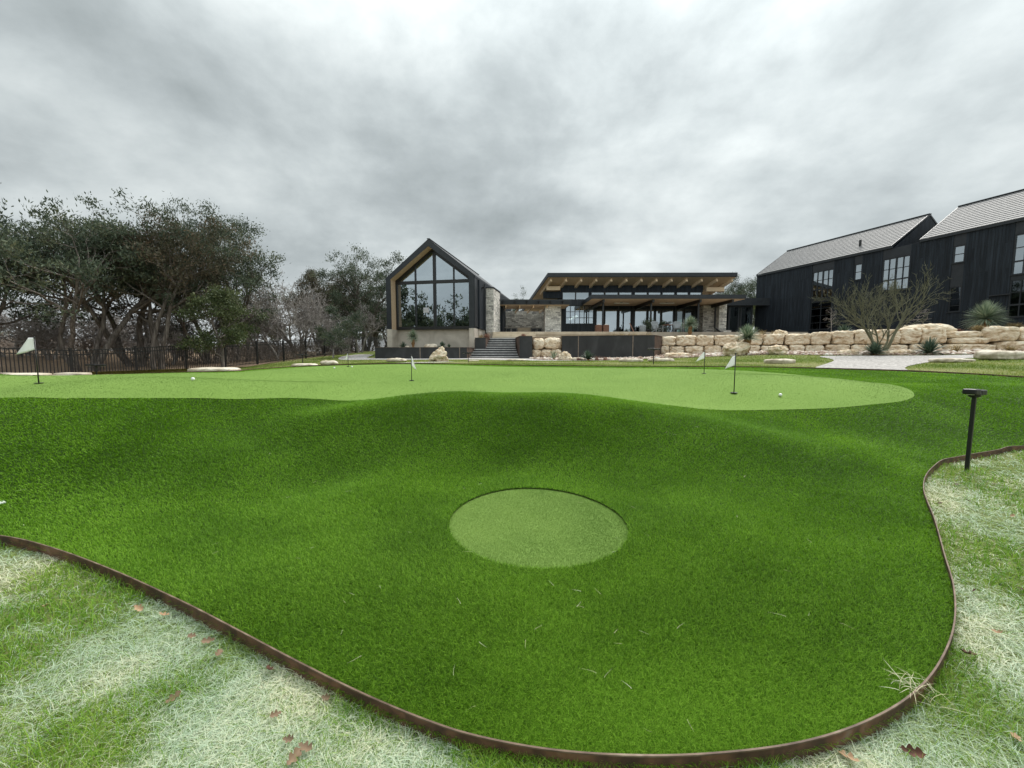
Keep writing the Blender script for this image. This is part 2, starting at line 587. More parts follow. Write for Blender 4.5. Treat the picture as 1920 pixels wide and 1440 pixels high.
MAT['turf_blade'] = leaf_mat('turf_blades', [(.0, (.046, .115, .004)), (.5, (.130, .295, .011)), (1, (.27, .48, .042))], .40, .55, .8, .2)
MAT['green_blade'] = leaf_mat('green_nap', [(.0, (.125, .215, .038)), (.5, (.170, .275, .055)), (1, (.225, .335, .085))], .3, .55)
MAT['pad_blade'] = leaf_mat('pad_nap', [(.0, (.12, .22, .035)), (.5, (.21, .335, .068)), (1, (.33, .46, .12))], .3, .5, 2.5)
MAT['lawn_blade'] = leaf_mat('lawn_blades', [(.0, (.09, .20, .015)), (.27, (.21, .33, .03)), (.42, (.34, .42, .16)), (.56, (.46, .60, .44)), (.72, (.61, .70, .52)), (1, (.78, .76, .54))], .3, .5, 1.5)
MAT['olive_grass'] = leaf_mat('olive_lawn_blades', [(.0, (.13, .20, .02)), (.45, (.22, .29, .045)), (.7, (.38, .40, .13)), (1, (.55, .52, .27))], .3, .6, .35)
MAT['lawn_green'] = leaf_mat('fresh_grass', [(.0, (.08, .20, .012)), (.6, (.19, .37, .03)), (1, (.34, .47, .07))], .35, .5, 1.5)
MAT['straw'] = leaf_mat('straw', [(.0, (.5, .46, .26)), (1, (.8, .78, .6))], .2, .6)
MAT['juniper'] = leaf_mat('juniper_sprays', [(.0, (.034, .052, .038)), (.45, (.075, .100, .066)), (.75, (.12, .142, .085)), (1, (.165, .168, .098))], .2, .7, .45)
MAT['juniper_rust'] = leaf_mat('browning_juniper_sprays', [(.0, (.036, .043, .030)), (.4, (.080, .080, .050)), (.7, (.125, .102, .066)), (1, (.18, .122, .085))], .2, .7, .45)
MAT['oak_leaf'] = leaf_mat('olive_oak_leaves', [(.0, (.030, .046, .018)), (.5, (.075, .098, .040)), (1, (.15, .165, .075))], .25, .6, .8)
MAT['brush'] = leaf_mat('winter_brush', [(.0, (.08, .068, .058)), (.5, (.20, .165, .14)), (1, (.34, .29, .25))], .15, .8, .5)
MAT['yucca'] = leaf_mat('yucca_blades', [(.0, (.09, .14, .085)), (.5, (.23, .30, .205)), (1, (.46, .50, .36))], .15, .5, 1.5, .4)
MAT['agave'] = leaf_mat('agave_blades', [(.0, (.035, .065, .045)), (.5, (.080, .125, .085)), (1, (.17, .22, .14))], .1, .5, 1.5, .4)
MAT['tan_grass'] = leaf_mat('dry_bunch_grass', [(.0, (.14, .10, .045)), (.5, (.28, .21, .10)), (1, (.45, .36, .19))], .3, .7, 1.5)
MAT['red_grass'] = leaf_mat('russet_bunch_grass', [(.0, (.12, .055, .040)), (.5, (.24, .12, .085)), (1, (.38, .23, .16))], .3, .7, 1.5)
MAT['dead_leaf'] = leaf_mat('dead_yucca_leaves', [(.0, (.26, .15, .065)), (1, (.55, .38, .20))], .1, .8, 1.5)


def ground_mat(name, fine, coarse, fs, cs, bump=(60, .7, .03), rough=.95, mid=None, mixf=.55):
    m, nt, b, out = new_mat(name)
    tc = N(nt, 'ShaderNodeTexCoord')
    n1 = N(nt, 'ShaderNodeTexNoise', Scale=fs, Detail=6)
    n2 = N(nt, 'ShaderNodeTexNoise', Scale=cs, Detail=6, Distortion=.8)
    for q in (n1, n2):
        nt.links.new(tc.outputs['Object'], q.inputs['Vector'])
    r1, r2 = ramp(nt, fine), ramp(nt, coarse)
    nt.links.new(n1.outputs[0], r1.inputs[0])
    nt.links.new(n2.outputs[0], r2.inputs[0])
    mx = N(nt, 'ShaderNodeMix', data_type='RGBA')
    mx.inputs[0].default_value = mixf
    nt.links.new(r1.outputs[0], mx.inputs[6])
    nt.links.new(r2.outputs[0], mx.inputs[7])
    nt.links.new(mx.outputs[2], b.inputs['Base Color'])
    b.inputs['Roughness'].default_value = rough
    b.inputs['Specular IOR Level'].default_value = .15
    n3 = N(nt, 'ShaderNodeTexNoise', Scale=bump[0], Detail=4)
    nt.links.new(tc.outputs['Object'], n3.inputs['Vector'])
    bp = N(nt, 'ShaderNodeBump', Strength=bump[1], Distance=bump[2])
    nt.links.new(n3.outputs[0], bp.inputs['Height'])
    nt.links.new(bp.outputs[0], b.inputs['Normal'])
    return m


MAT['lawn'] = ground_mat('winter_lawn', [(.3, (.05, .07, .015)), (.5, (.13, .15, .045)), (.7, (.27, .26, .13))],
                         [(.3, (.08, .13, .02)), (.5, (.14, .18, .04)), (.62, (.22, .24, .10)), (.75, (.32, .31, .19))], 14, .45)
MAT['turf'] = ground_mat('turf_backing', [(.3, (.018, .042, .005)), (.7, (.050, .105, .012))], [(.3, (.024, .060, .007)), (.7, (.040, .090, .010))], 90, .8, (120, .8, .03))  # coloured dark to stand for the shade deep between the blades
MAT['green'] = ground_mat('putting_turf', [(.3, (.10, .18, .03)), (.7, (.20, .31, .07))], [(.3, (.135, .225, .042)), (.7, (.185, .285, .062))], 70, .5, (160, .4, .008))
MAT['pad'] = ground_mat('pad_turf', [(.3, (.10, .18, .035)), (.7, (.22, .33, .08))], [(.3, (.14, .23, .05)), (.7, (.19, .29, .07))], 110, 2, (160, .5, .01))
MAT['gravel'] = ground_mat('grey_gravel', [(.32, (.17, .155, .145)), (.5, (.40, .375, .355)), (.68, (.66, .63, .60))], [(.3, (.37, .345, .325)), (.7, (.50, .47, .445))], 11, .6, (12, 1.0, .06), mixf=.3)
MAT['pebble_bed'] = ground_mat('pebble_bed', [(.3, (.24, .17, .13)), (.5, (.44, .34, .27)), (.7, (.62, .52, .44))], [(.3, (.36, .28, .22)), (.7, (.50, .41, .34))], 14, .7, (14, .8, .06), mixf=.4)
MAT['forest_floor'] = ground_mat('leaf_litter', [(.3, (.13, .09, .06)), (.5, (.26, .185, .125)), (.7, (.42, .32, .23))], [(.3, (.18, .13, .09)), (.7, (.34, .25, .17))], 7, .35, (9, .8, .1))
MAT['slate'] = pbr('slate_tiles', [(.3, (.085, .088, .092)), (.5, (.105, .108, .112)), (.7, (.128, .131, .135))], 2.0, 5, coord='UV', stretch=(1, 2, 1), rough=.6, spec=.3)
MAT['pebble'] = leaf_mat('river_pebbles', [(.0, (.24, .16, .12)), (.4, (.46, .35, .28)), (.7, (.62, .53, .45)), (1, (.74, .70, .64))], 0.0, .9, 2)
MAT['glass_dark'] = glass_mat('shaded_glass', .07, (.30, .36, .38))
MAT['nosing_highlight'] = pbr('nosing_highlight_steel', [(.3, (.30, .30, .30)), (.6, (.46, .455, .45)), (.8, (.60, .59, .58))], 5, 6, rough=.5, spec=.5)  # pale colour stands for the light caught along the step edges
MAT['dark_leaf'] = pbr('dark_oak_leaf', [(.3, (.045, .018, .012)), (.7, (.13, .055, .03))], 30, 5, rough=.7)
MAT['tan_leaf'] = pbr('tan_oak_leaf', [(.3, (.28, .17, .09)), (.7, (.46, .31, .19))], 30, 5, rough=.7)
MAT['lip'] = pbr('worn_steel_lip', [(.3, (.08, .05, .035)), (.55, (.17, .115, .08)), (.8, (.30, .23, .17))], 14, 6, rough=.6)
m = MAT['white_cloth']
nt = m.node_tree
tr = N(nt, 'ShaderNodeBsdfTranslucent')
tr.inputs['Color'].default_value = (.9, .9, .9, 1)
mx = N(nt, 'ShaderNodeMixShader')
mx.inputs[0].default_value = .6
nt.links.new(nt.nodes['Principled BSDF'].outputs[0], mx.inputs[1])
nt.links.new(tr.outputs[0], mx.inputs[2])
nt.links.new(mx.outputs[0], nt.nodes['Material Output'].inputs[0])
MAT['heater'] = pbr('heater_panel', [(.3, (.62, .60, .57)), (.7, (.70, .68, .65))], 4, 2, rough=.5)
m, nt, b, out = new_mat('lamp_shade_glow')
b.inputs['Base Color'].default_value = (.9, .88, .84, 1)
b.inputs['Emission Color'].default_value = (1, .95, .86, 1)
b.inputs['Emission Strength'].default_value = 4.0
MAT['lamp'] = m
# ------------------------------------------------------------------ outlines on the ground
def catmull(pts, n=8, closed=True):
    pts = [Vector((p[0], p[1])) for p in pts]
    m = len(pts)
    out = []
    for i in range(m if closed else m - 1):
        if closed:
            a, b, c, d = pts[(i - 1) % m], pts[i], pts[(i + 1) % m], pts[(i + 2) % m]
        else:
            a, b, c, d = pts[max(i - 1, 0)], pts[i], pts[i + 1], pts[min(i + 2, m - 1)]
        for k in range(n):
            t = k / n
            out.append(.5 * ((2 * b) + (c - a) * t + (2 * a - 5 * b + 4 * c - d) * t * t + (3 * b - a - 3 * c + d) * t ** 3))
    if not closed: out.append(pts[-1])
    return out


def inside(poly, x, y):
    px = np.array([p[0] for p in poly]); py = np.array([p[1] for p in poly])
    x, y = np.asarray(x), np.asarray(y)
    r = np.zeros(x.shape, bool)
    m = len(px)
    for i in range(m):
        j = i - 1
        if py[i] == py[j]: continue
        c = (py[i] > y) != (py[j] > y)
        r ^= c & (x < (px[j] - px[i]) * (y - py[i]) / (py[j] - py[i]) + px[i])
    return r


def sheet(name, poly, mat, dz, step=.25, kind='structure', hole=None):
    """ground sheet with an exact outline, following the terrain"""
    xs = [p[0] for p in poly]; ys = [p[1] for p in poly]
    vs = [Vector((p[0], p[1])) for p in poly]
    ed = [(i, (i + 1) % len(poly)) for i in range(len(poly))]
    X, Y = np.meshgrid(np.arange(min(xs), max(xs), step), np.arange(min(ys), max(ys), step))
    X, Y = X.ravel() + .013, Y.ravel() + .017
    k = inside(poly, X, Y)
    X, Y = X[k], Y[k]
    P = np.array([(p[0], p[1]) for p in poly])
    for i in range(0, len(X), 1):
        pass
    dmin = np.full(len(X), 9.)
    for q in P:
        dmin = np.minimum(dmin, np.hypot(X - q[0], Y - q[1]))
    k = dmin > step * .35
    vs += [Vector((a, b)) for a, b in zip(X[k], Y[k])]
    if hole:
        k0 = len(vs)
        vs += [Vector((p[0], p[1])) for p in hole]
        ed += [(k0 + i, k0 + (i + 1) % len(hole)) for i in range(len(hole))]
    v, e, f, *_ = delaunay_2d_cdt(vs, ed, [list(range(len(poly)))], 1, 1e-5)
    vx = np.array([(p[0], p[1]) for p in v])
    z = Hn(vx[:, 0], vx[:, 1]) + dz
    V = np.c_[vx, z]
    F = []
    for t in f:
        a, b, c = [V[i] for i in t[:3]]
        if hole and bool(inside(hole, np.array([(a[0] + b[0] + c[0]) / 3]), np.array([(a[1] + b[1] + c[1]) / 3]))[0]): continue
        cr = (b[0] - a[0]) * (c[1] - a[1]) - (b[1] - a[1]) * (c[0] - a[0])
        F.append(tuple(t[:3]) if cr > 0 else tuple(reversed(t[:3])))
    o = np_mesh(name, V, np.array(F), mat, smooth=True)
    if kind: o['kind'] = kind
    return o


# base ground: one sheet out to the horizon
xs = np.r_[-np.geomspace(2500, 46, 26), np.arange(-45, -12, .5), np.arange(-12, 13, .15), np.arange(13, 45.5, .5), np.geomspace(46, 2500, 26)]
ys = np.r_[-np.geomspace(2500, 6, 26), np.arange(-5, 0, .5), np.arange(0, 16, .15), np.arange(16, 60, .5), np.geomspace(60.5, 2500, 26)]
X, Y = np.meshgrid(xs, ys)
Z = Hn(X, Y) + LAWN
Z = np.where(Y > 59, 1.5 + LAWN, Z)
nx_, ny_ = len(xs), len(ys)
idx = np.arange(nx_ * ny_).reshape(ny_, nx_)
F = np.c_[idx[:-1, :-1].ravel(), idx[:-1, 1:].ravel(), idx[1:, 1:].ravel(), idx[1:, :-1].ravel()]
np_mesh('ground', np.c_[X.ravel(), Y.ravel(), Z.ravel()], F, MAT['lawn'], smooth=True)['kind'] = 'structure'

# --- artificial turf outline: steel edging near the camera, free edge far away
edge_px = [(0, 1003), (100, 1025), (210, 1065), (330, 1122), (450, 1185), (560, 1243), (680, 1302), (800, 1352), (900, 1383), (1040, 1408),
           (1200, 1418), (1350, 1413), (1500, 1393), (1620, 1355), (1710, 1302), (1762, 1240), (1788, 1170), (1787, 1100), ] + EDGE_R[1:]
edge_w = [at_z(a, b, .035) for a, b in edge_px]
edge_w = [(p.x, p.y) for p in edge_w]
left_out = [(-9.5, 3.3), (-6.0, 2.95), (-4.4, 2.7)]
right_out = [(9.0, 5.45), (12.5, 5.7)]
near_edge = left_out + edge_w + right_out
far_edge = [(14.5, 7.5)] + [tuple(G(a, b)[:2]) for a, b in
    [(1960, 9.3), (1700, 11.3), (1530, 12.6), (1440, 13.3), (1300, 14.1), (1100, 15), (960, 15.6), (760, 15.9), (640, 15.2), (560, 14.2),
     (470, 12), (430, 10.4), (250, 9.7), (0, 9.2)]] + [(-17, 8.4), (-18.5, 5.5), (-14, 3.5)]
TURF = catmull(near_edge + far_edge, 6)
GREEN = catmull([tuple(hit(a, b)[:2]) for a, b in [(1714, 741), (1695, 752), (1620, 762), (1530, 767.5), (1420, 770), (1320, 768.5)]] +
                [tuple(G(a, b)[:2]) for a, b in [(1215, 5.9), (1080, 6.3), (960, 6.4), (840, 6.2)]] +
                [tuple(hit(a, b)[:2]) for a, b in [(680, 751.5), (600, 750), (500, 749), (400, 748.5), (300, 748), (150, 748), (0, 748)]] + [(-13, 4.9), (-15, 6.5), (-14, 8.2)] + [tuple(G(a, b)[:2]) for a, b in
    [(0, 8.6), (250, 9.1), (430, 9.8), (480, 11.4), (560, 13.3), (640, 14.4), (760, 15.1), (960, 14.8), (1100, 14.1), (1300, 13.0), (1450, 11.2),
     (1600, 9.2), (1690, 7.6)]], 8)
pc = at_z(1010, 991, 0)
a0, a1 = at_z(1010, 917, 0), at_z(1010, 1066, 0)
PADC, PADR = Vector((pc.x, (a0.y + a1.y) / 2)), (a0.y - a1.y) / 2
PADR = (PADR + (at_z(1180, 985, 0).x - at_z(842, 985, 0).x) / 2) / 2
PAD = [Vector((PADC.x + PADR * math.cos(t), PADC.y + PADR * math.sin(t))) for t in np.linspace(0, 2 * math.pi, 72, endpoint=False)]

sheet('artificial_turf', TURF, MAT['turf'], 0.0, .16, hole=PAD)
sheet('putting_green', GREEN, MAT['green'], 0.008, .2)
sheet('turf_pad', PAD, MAT['pad'], -.010, .1)

# --- far ground: gravel paths, pebble bed, leaf litter
PATH = catmull([tuple(G(a, b)[:2]) for a, b in [(1528, 12.75), (1600, 12.4), (1695, 11.6)]] +
               [tuple(G(a, b)[:2]) for a, b in [(1697, 12.6), (1715, 13.7), (1770, 15.2), (1850, 15.8), (1935, 15.9), (2000, 16), (2000, 17.4), (1900, 17.6),
                                                (1760, 18.2), (1640, 19.2), (1540, 19.8), (1560, 18.0), (1562, 16.8), (1550, 15.2)]], 5)
sheet('gravel_path', PATH, MAT['gravel'], LAWN + .02, .4)
# one pale path runs along the steps and the low planters
PATH2 = catmull([tuple(G(a, b)[:2]) for a, b in [(640, 25.5), (700, 25.0), (760, 24.6), (880, 24.2), (960, 22.6), (1060, 22.2), (1150, 22.6), (1240, 24.2),
                                                 (1250, 25.2), (1130, 25.2), (1000, 27.1), (880, 27.6), (700, 26.4), (700, 31), (672, 33), (640, 30)]], 5)
sheet('gravel_walk', PATH2, MAT['gravel'], LAWN + .024, .5)
PATH3 = catmull([tuple(G(a, b)[:2]) for a, b in [(690, 16.3), (760, 17.3), (830, 18.4), (850, 19.6), (800, 19.2), (740, 18.2), (690, 17.1)]], 5)
sheet('gravel_strip', PATH3, MAT['gravel'], LAWN + .024, .4)
BED = catmull([tuple(G(a, b)[:2]) for a, b in [(1010, 24.6), (1060, 23.6), (1130, 23.2), (1240, 23.6), (1330, 22.4), (1450, 21.6), (1540, 20.4), (1640, 19.4), (1760, 18.5), (1900, 17.9),
                                               (2020, 17.6), (2020, 21.5), (1800, 22.5), (1600, 24.2), (1400, 27), (1225, 28.5), (1010, 28.5)]], 5)
sheet('pebble_bed', BED, MAT['pebble_bed'], LAWN + .036, .4)
FP0, FP1 = Vector((-18.2, 15.9)), Vector((-14.9, 40))
fd = (FP1 - FP0) / 10
LIT = [FP0 - fd * 5 + Vector((5.5, 0)), FP0 + fd * 13 + Vector((-.3, 0)), Vector((-12, 59)), Vector((-43, 59)), Vector((-43, 4))]
sheet('forest_floor', [LIT[4], LIT[0], FP0 + fd * 3.2 + Vector((1.0, 0)), FP0 + fd * 5 + Vector((-.1, 0)), LIT[1], LIT[2], LIT[3]], MAT['forest_floor'], LAWN + .03, .8)

# ------------------------------------------------------------------ blades
RNG = np.random.default_rng(7)


def polar_pts(n, r0, r1, a0, a1):
    """spots thinning out with distance (even on the picture), inside a wedge of ground"""
    r = r0 * (r1 / r0) ** RNG.random(n)
    a = a0 + (a1 - a0) * RNG.random(n)
    return r * np.sin(a), r * np.cos(a), r


def blades(name, x, y, z, length, width, lean, mat, nseg=2, tint=None, az=None, origin=(0, 0, 0), droop=0.0, curl=0.0, upn=None):
    n = len(x)
    az = RNG.random(n) * 2 * math.pi if az is None else az
    d = np.c_[np.cos(az), np.sin(az), np.zeros(n)]
    wv = np.c_[-np.sin(az), np.cos(az), np.zeros(n)]
    # blades face every way, not only across their lean
    tw = (RNG.random(n) - .5) * 1.6
    wv = wv * np.cos(tw)[:, None] + d * np.sin(tw)[:, None]
    base = np.c_[x, y, z]
    V = np.empty((n, 2 * nseg + 1, 3))
    side = np.c_[-np.sin(az), np.cos(az), np.zeros(n)]
    cu = (RNG.random(n) - .5) * 2 * curl
    up_ = np.tile([[0., 0, 1]], (n, 1)) if upn is None else upn
    for i in range(nseg + 1):
        s = i / nseg
        out = length * lean * s ** 1.6
        upv = length * np.sqrt(np.maximum(1 - lean ** 2, .02)) * (s - droop * s * s)
        c = base + d * out[:, None]
        c = c + side * (length * cu * s * s)[:, None]
        c = c + (up_ * upv[:, None])
        if i < nseg:
            w = width * (1 - .55 * s)
            V[:, 2 * i] = c - wv * (w / 2)[:, None]
            V[:, 2 * i + 1] = c + wv * (w / 2)[:, None]
        else:
            V[:, 2 * nseg] = c
    m = 2 * nseg + 1
    off = (np.arange(n) * m)[:, None]
    T = []
    for i in range(nseg - 1):
        T += [[2 * i, 2 * i + 1, 2 * i + 3], [2 * i, 2 * i + 3, 2 * i + 2]]
    T.append([2 * nseg - 2, 2 * nseg - 1, 2 * nseg])
    T = np.array(T)
    F = (off[:, None, :] + T[None]).reshape(-1, 3)
    tint = RNG.random(n) if tint is None else tint
    return np_mesh(name, V.reshape(-1, 3), F, mat, origin=origin, attrs={'tint': np.repeat(tint, m)})


def Nn(x, y):
    e = .06
    v = np.c_[-(Hn(x + e, y) - Hn(x - e, y)) / (2 * e), -(Hn(x, y + e) - Hn(x, y - e)) / (2 * e), np.ones(len(x))]
    return v / np.linalg.norm(v, axis=1)[:, None]


def field(poly, n, r0, r1, excl=(), a=1.02):
    x, y, r = polar_pts(n, r0, r1, -a, a)
    k = inside(poly, x, y)
    for e in excl:
        k &= ~inside(e, x, y)
    return x[k], y[k], r[k]


def vnoise(x, y, s, seed):
    g = np.random.default_rng(seed)
    t = np.zeros(len(x))
    amp = 0
    for o_ in range(3):
        for _ in range(5):
            a = g.random() * 6.283
            f = s * 2 ** o_ * (.6 + .8 * g.random())
            t += np.sin(f * (x * math.cos(a) + y * math.sin(a)) + g.random() * 6.28) / 1.7 ** o_
            amp += .5 / 1.7 ** (2 * o_)
    return t / math.sqrt(amp)


# turf pile
x, y, r = field(TURF, 1700000, .9, 16, (GREEN, PAD), .97)
n = len(x)
o = blades('turf_grass', x, y, Hn(x, y), (.028 + .018 * RNG.random(n)), np.maximum(.0024, r * .00105) * (.7 + .6 * RNG.random(n)),
           .35 + .6 * RNG.random(n), MAT['turf_blade'], 2, droop=.35, upn=Nn(x, y),
           tint=.5 + .04 * np.clip(vnoise(x, y, 1.3, 41), -1.5, 1.5) + .06 * np.clip(vnoise(x, y, 4.5, 42), -1.5, 1.5) + (RNG.random(n) - .5) * np.clip(2.6 / r, .3, 1.1),
           az=np.where(RNG.random(n) < .28, 1.9 * vnoise(x, y, .9, 43) + .9 * RNG.standard_normal(n) - 1.2, RNG.random(n) * 6.283))
o['kind'] = 'stuff'
x, y, r = field(GREEN, 480000, 4.4, 15, (), .97)
n = len(x)
o = blades('green_nap', x, y, Hn(x, y) + .006, .007 + .005 * RNG.random(n), r * .0008 * (.7 + .6 * RNG.random(n)), .4 + .5 * RNG.random(n), MAT['green_blade'], 1,
           tint=np.clip(.5 + .16 * vnoise(x, y, .8, 51) + .10 * vnoise(x, y, 3.5, 52) + .3 * (RNG.random(n) - .5), 0, 1.1))
o['kind'] = 'stuff'
k = 110000
rr, aa = PADR * np.sqrt(RNG.random(k)), RNG.random(k) * 2 * math.pi
x, y = PADC.x + rr * np.cos(aa), PADC.y + rr * np.sin(aa)
o = blades('pad_nap', x, y, Hn(x, y) - .010, .006 + .005 * RNG.random(k), .0026 * (.7 + .6 * RNG.random(k)), .4 + .5 * RNG.random(k), MAT['pad_blade'], 1,
           tint=np.clip(.45 + .16 * vnoise(x, y, 3.0, 53) + .8 * (RNG.random(k) - .5), 0, 1.1))
o['kind'] = 'stuff'

# living lawn: pale dormant strands lying about, with fresh green coming through
LAWN_NEAR = [Vector(p) for p in [(-7, .4), (12, .4), (12, 7), (-7, 4.2)]]
x, y, r = field(LAWN_NEAR, 540000, .75, 9.5, (TURF,), 1.12)
n = len(x)


pat = vnoise(x, y, 5.0, 3)
minty = vnoise(x, y, 4.2, 9)
fresh = (pat + .5 * RNG.standard_normal(n) > .36) & (RNG.random(n) < .8)
tint = np.where(RNG.random(n) < .30 + .14 * np.clip(pat, -1, 1), .0 + .35 * RNG.random(n), .50 + .14 * np.clip(-minty, -1.6, 1.6) + .36 * RNG.random(n))
pale = ~fresh
xp, yp, rp = x[pale], y[pale], r[pale]
m = len(xp)
o = blades('dormant_lawn', xp, yp, Hn(xp, yp) + LAWN, .05 + .07 * RNG.random(m), np.maximum(.0016, rp * .0008) * (.7 + .7 * RNG.random(m)),
           .6 + .38 * RNG.random(m), MAT['lawn_blade'], 5, tint=tint[pale], droop=.75, curl=.55)
o['kind'] = 'stuff'
k = fresh & (RNG.random(n) < .8)
xf, yf, rf = x[k], y[k], r[k]
m = len(xf)
o = blades('fresh_lawn', xf, yf, Hn(xf, yf) + LAWN, .045 + .06 * RNG.random(m), np.maximum(.0017, rf * .0009) * (.7 + .7 * RNG.random(m)),
           .2 + .6 * RNG.random(m), MAT['lawn_green'], 4, droop=.35, curl=.2)
o['kind'] = 'stuff'
# sparse grass standing on the lawn beyond the green
FARL = [Vector(p) for p in [(-13.5, 11), (-17, 27), (-15.5, 36), (-9, 30), (-6, 28), (8, 24), (26, 18.5), (26, 9.4), (12, 10)]]
x, y, r = field(FARL, 290000, 9, 36, (TURF, PATH, PATH2, PATH3, BED), .98)
n = len(x)
o = blades('far_lawn', x, y, Hn(x, y) + LAWN, .03 + .05 * RNG.random(n), r * .0010 * (.7 + .6 * RNG.random(n)), .3 + .6 * RNG.random(n), MAT['olive_grass'], 1,
           tint=np.clip(.45 + .3 * vnoise(x, y, 1.1, 21) + .5 * (RNG.random(n) - .5), 0, 1.2))
o['kind'] = 'stuff'

# loose straw on the turf
x, y, r = field(TURF, 90, 1.15, 6.5, (GREEN,), .95)
n = len(x)
o = blades('loose_straw', x, y, Hn(x, y) + .032, .025 + .04 * RNG.random(n), np.maximum(.0016, r * .0006), np.full(n, .99), MAT['straw'], 5, curl=.9, droop=.6)
o['kind'] = 'stuff'
g = at_z(1715, 1292, .03)
x, y = RNG.normal(g.x, .035, 38), RNG.normal(g.y, .03, 38)
o = blades('straw_tuft', x, y, Hn(x, y) + .03, .06 + .06 * RNG.random(38), np.full(38, .0022), .6 + .35 * RNG.random(38), MAT['straw'], 5, curl=.8, droop=.7)
o['kind'] = 'stuff'

# ------------------------------------------------------------------ steel edging
mb = MB()
ring = TURF
th = .004
L = len(ring)
nrm = []
for i in range(L):
    t = (ring[(i + 1) % L] - ring[i - 1]).normalized()
    nrm.append(Vector((t.y, -t.x)))
top, bot = .036, -.13
for i, p in enumerate(ring):
    q = p + nrm[i] * th
    z = H(p.x, p.y)
    mb.v += [Vector((p.x, p.y, z + bot)), Vector((p.x, p.y, z + top)), Vector((q.x, q.y, z + top)), Vector((q.x, q.y, z + bot))]
for i in range(L):
    a, b = i * 4, ((i + 1) % L) * 4
    for k in range(3):
        mb.f.append((a + k, a + k + 1, b + k + 1, b + k))
o = mb.build('lawn_edging', MAT['edging'], smooth=False)
lp = MB()
for i, p in enumerate(ring):
    z = H(p.x, p.y) + top + .001
    a, q = p - nrm[i] * .001, p + nrm[i] * (th + .001)
    lp.v += [Vector((a.x, a.y, z)), Vector((a.x, a.y, z + .005)), Vector((q.x, q.y, z + .005)), Vector((q.x, q.y, z))]
for i in range(L):
    a, b = i * 4, ((i + 1) % L) * 4
    for k in range(4):
        lp.f.append((a + k, a + (k + 1) % 4, b + (k + 1) % 4, b + k))
lp.build('lip', MAT['lip'], o)
tag(o, 'rusty brown steel edging strip curving between the turf and the pale lawn', 'edging')

# ------------------------------------------------------------------ flags, balls, path lights
def flag_thing(base, hgt, label, fl):
    """fl: outline of the cloth as (along, down) fractions from the pole top, plus the way it blows"""
    t = empty('golf_flag', base, label, 'golf flag', 'flags on the putting green')
    b = Vector(base)
    MB().tube([b - Vector((0, 0, .05)), b + Vector((0, 0, hgt))], .0085, 8).lathe(b + Vector((0, 0, hgt)), [(.010, -.012), (.012, 0), (.009, .012), (.002, .016)], 8).build('flagstick', MAT['black_metal'], t, smooth=True)
    MB().lathe(b + Vector((0, 0, .004)), [(.052, 0), (.056, .010), (.05, .0115), (.012, .011)], 24).build('cup', MAT['black_metal'], t)
    # cloth: grid between pole edge and fly edge
    (ax, ay), pts = fl
    d = Vector((ax, ay, 0)).normalized()
    sd = Vector((-d.y, d.x, 0))
    nu, nv = 10, 8
    vs, fs = [], []
    for i in range(nu + 1):
        u = i / nu
        for j in range(nv + 1):
            v = j / nv
            h0, h1 = pts[0], pts[1]      # pole edge (top, bottom) drop
            f0, f1, w0, w1 = pts[2], pts[3], pts[4], pts[5]
            drop = (h0 + (h1 - h0) * v) * (1 - u) + (f0 + (f1 - f0) * v) * u
            along = (w0 + (w1 - w0) * v) * u
            p = b + Vector((0, 0, hgt - drop)) + d * (along + .009) + sd * (.018 * math.sin(u * 5 + v * 2) * u)
            vs.append(p)
    for i in range(nu):
        for j in range(nv):
            a = i * (nv + 1) + j
            fs.append((a, a + nv + 1, a + nv + 2, a + 1))
    o = MB().add(vs, fs).build('flag', MAT['white_cloth'], t, smooth=True)
    m = o.modifiers.new('thick', 'SOLIDIFY')
    m.thickness = .0015
    return t


def flag_at(px, pyb, Y, pyt, label, fl):
    b = G(px, Y, .012)
    zt = at(px, pyt, Y).z
    flag_thing(b, max(.35, zt - b.z), label, fl)


# (direction), drops at pole top/bottom, drops at fly top/bottom, reach top/bottom  (metres)
flag_at(73, 720, 6.15, 633, 'white golf flag blown left, nearest to the black fence', ((-1, -.15), (.0, .19, .0, .27, .09, .25)))
flag_at(1376, 739, 6.55, 663, 'larger white golf flag drooping left beside a ball at the right of the green', ((-1, -.1), (.03, .20, .05, .27, .035, .19)))
flag_at(1320, 705, 10.0, 658, 'small white golf flag standing behind the larger drooping flag', ((-1, .1), (.02, .19, .04, .29, .03, .22)))
flag_at(772, 713, 8.7, 666, 'white golf flag hanging limp before the low steel planter', ((1, -.4), (.01, .24, .17, .33, .07, .12)))
flag_at(653, 691, 13.4, 661, 'farthest small white golf flag by the end of the fence', ((-1, 0), (.02, .22, .20, .26, .07, .18)))

ball_mat = MAT['white_plastic']
for px, Y, lab in [(362, 5.95, 'white golf ball lying on the green between the fence and the left slope'), (1463, 6.35, 'white golf ball lying right of the large drooping flag'),
                   (627, 12.2, 'far white golf ball left of the farthest flag, the left of two'), (660, 12.9, 'far white golf ball just beside the foot of the farthest flag')]:
    b = G(px, Y, .012)
    bm_v, bm_f = [], []
    R = .026
    mb = MB()
    for i in range(1, 12):
        pass
    prof = [(R * math.sin(t), R - R * math.cos(t)) for t in np.linspace(.08, math.pi - .08, 14)]
    mb.lathe(b, prof, 20)
    o = mb.build('golf_ball', ball_mat, origin=b, smooth=True)
    tag(o, lab, 'golf ball', 'golf balls on the green')


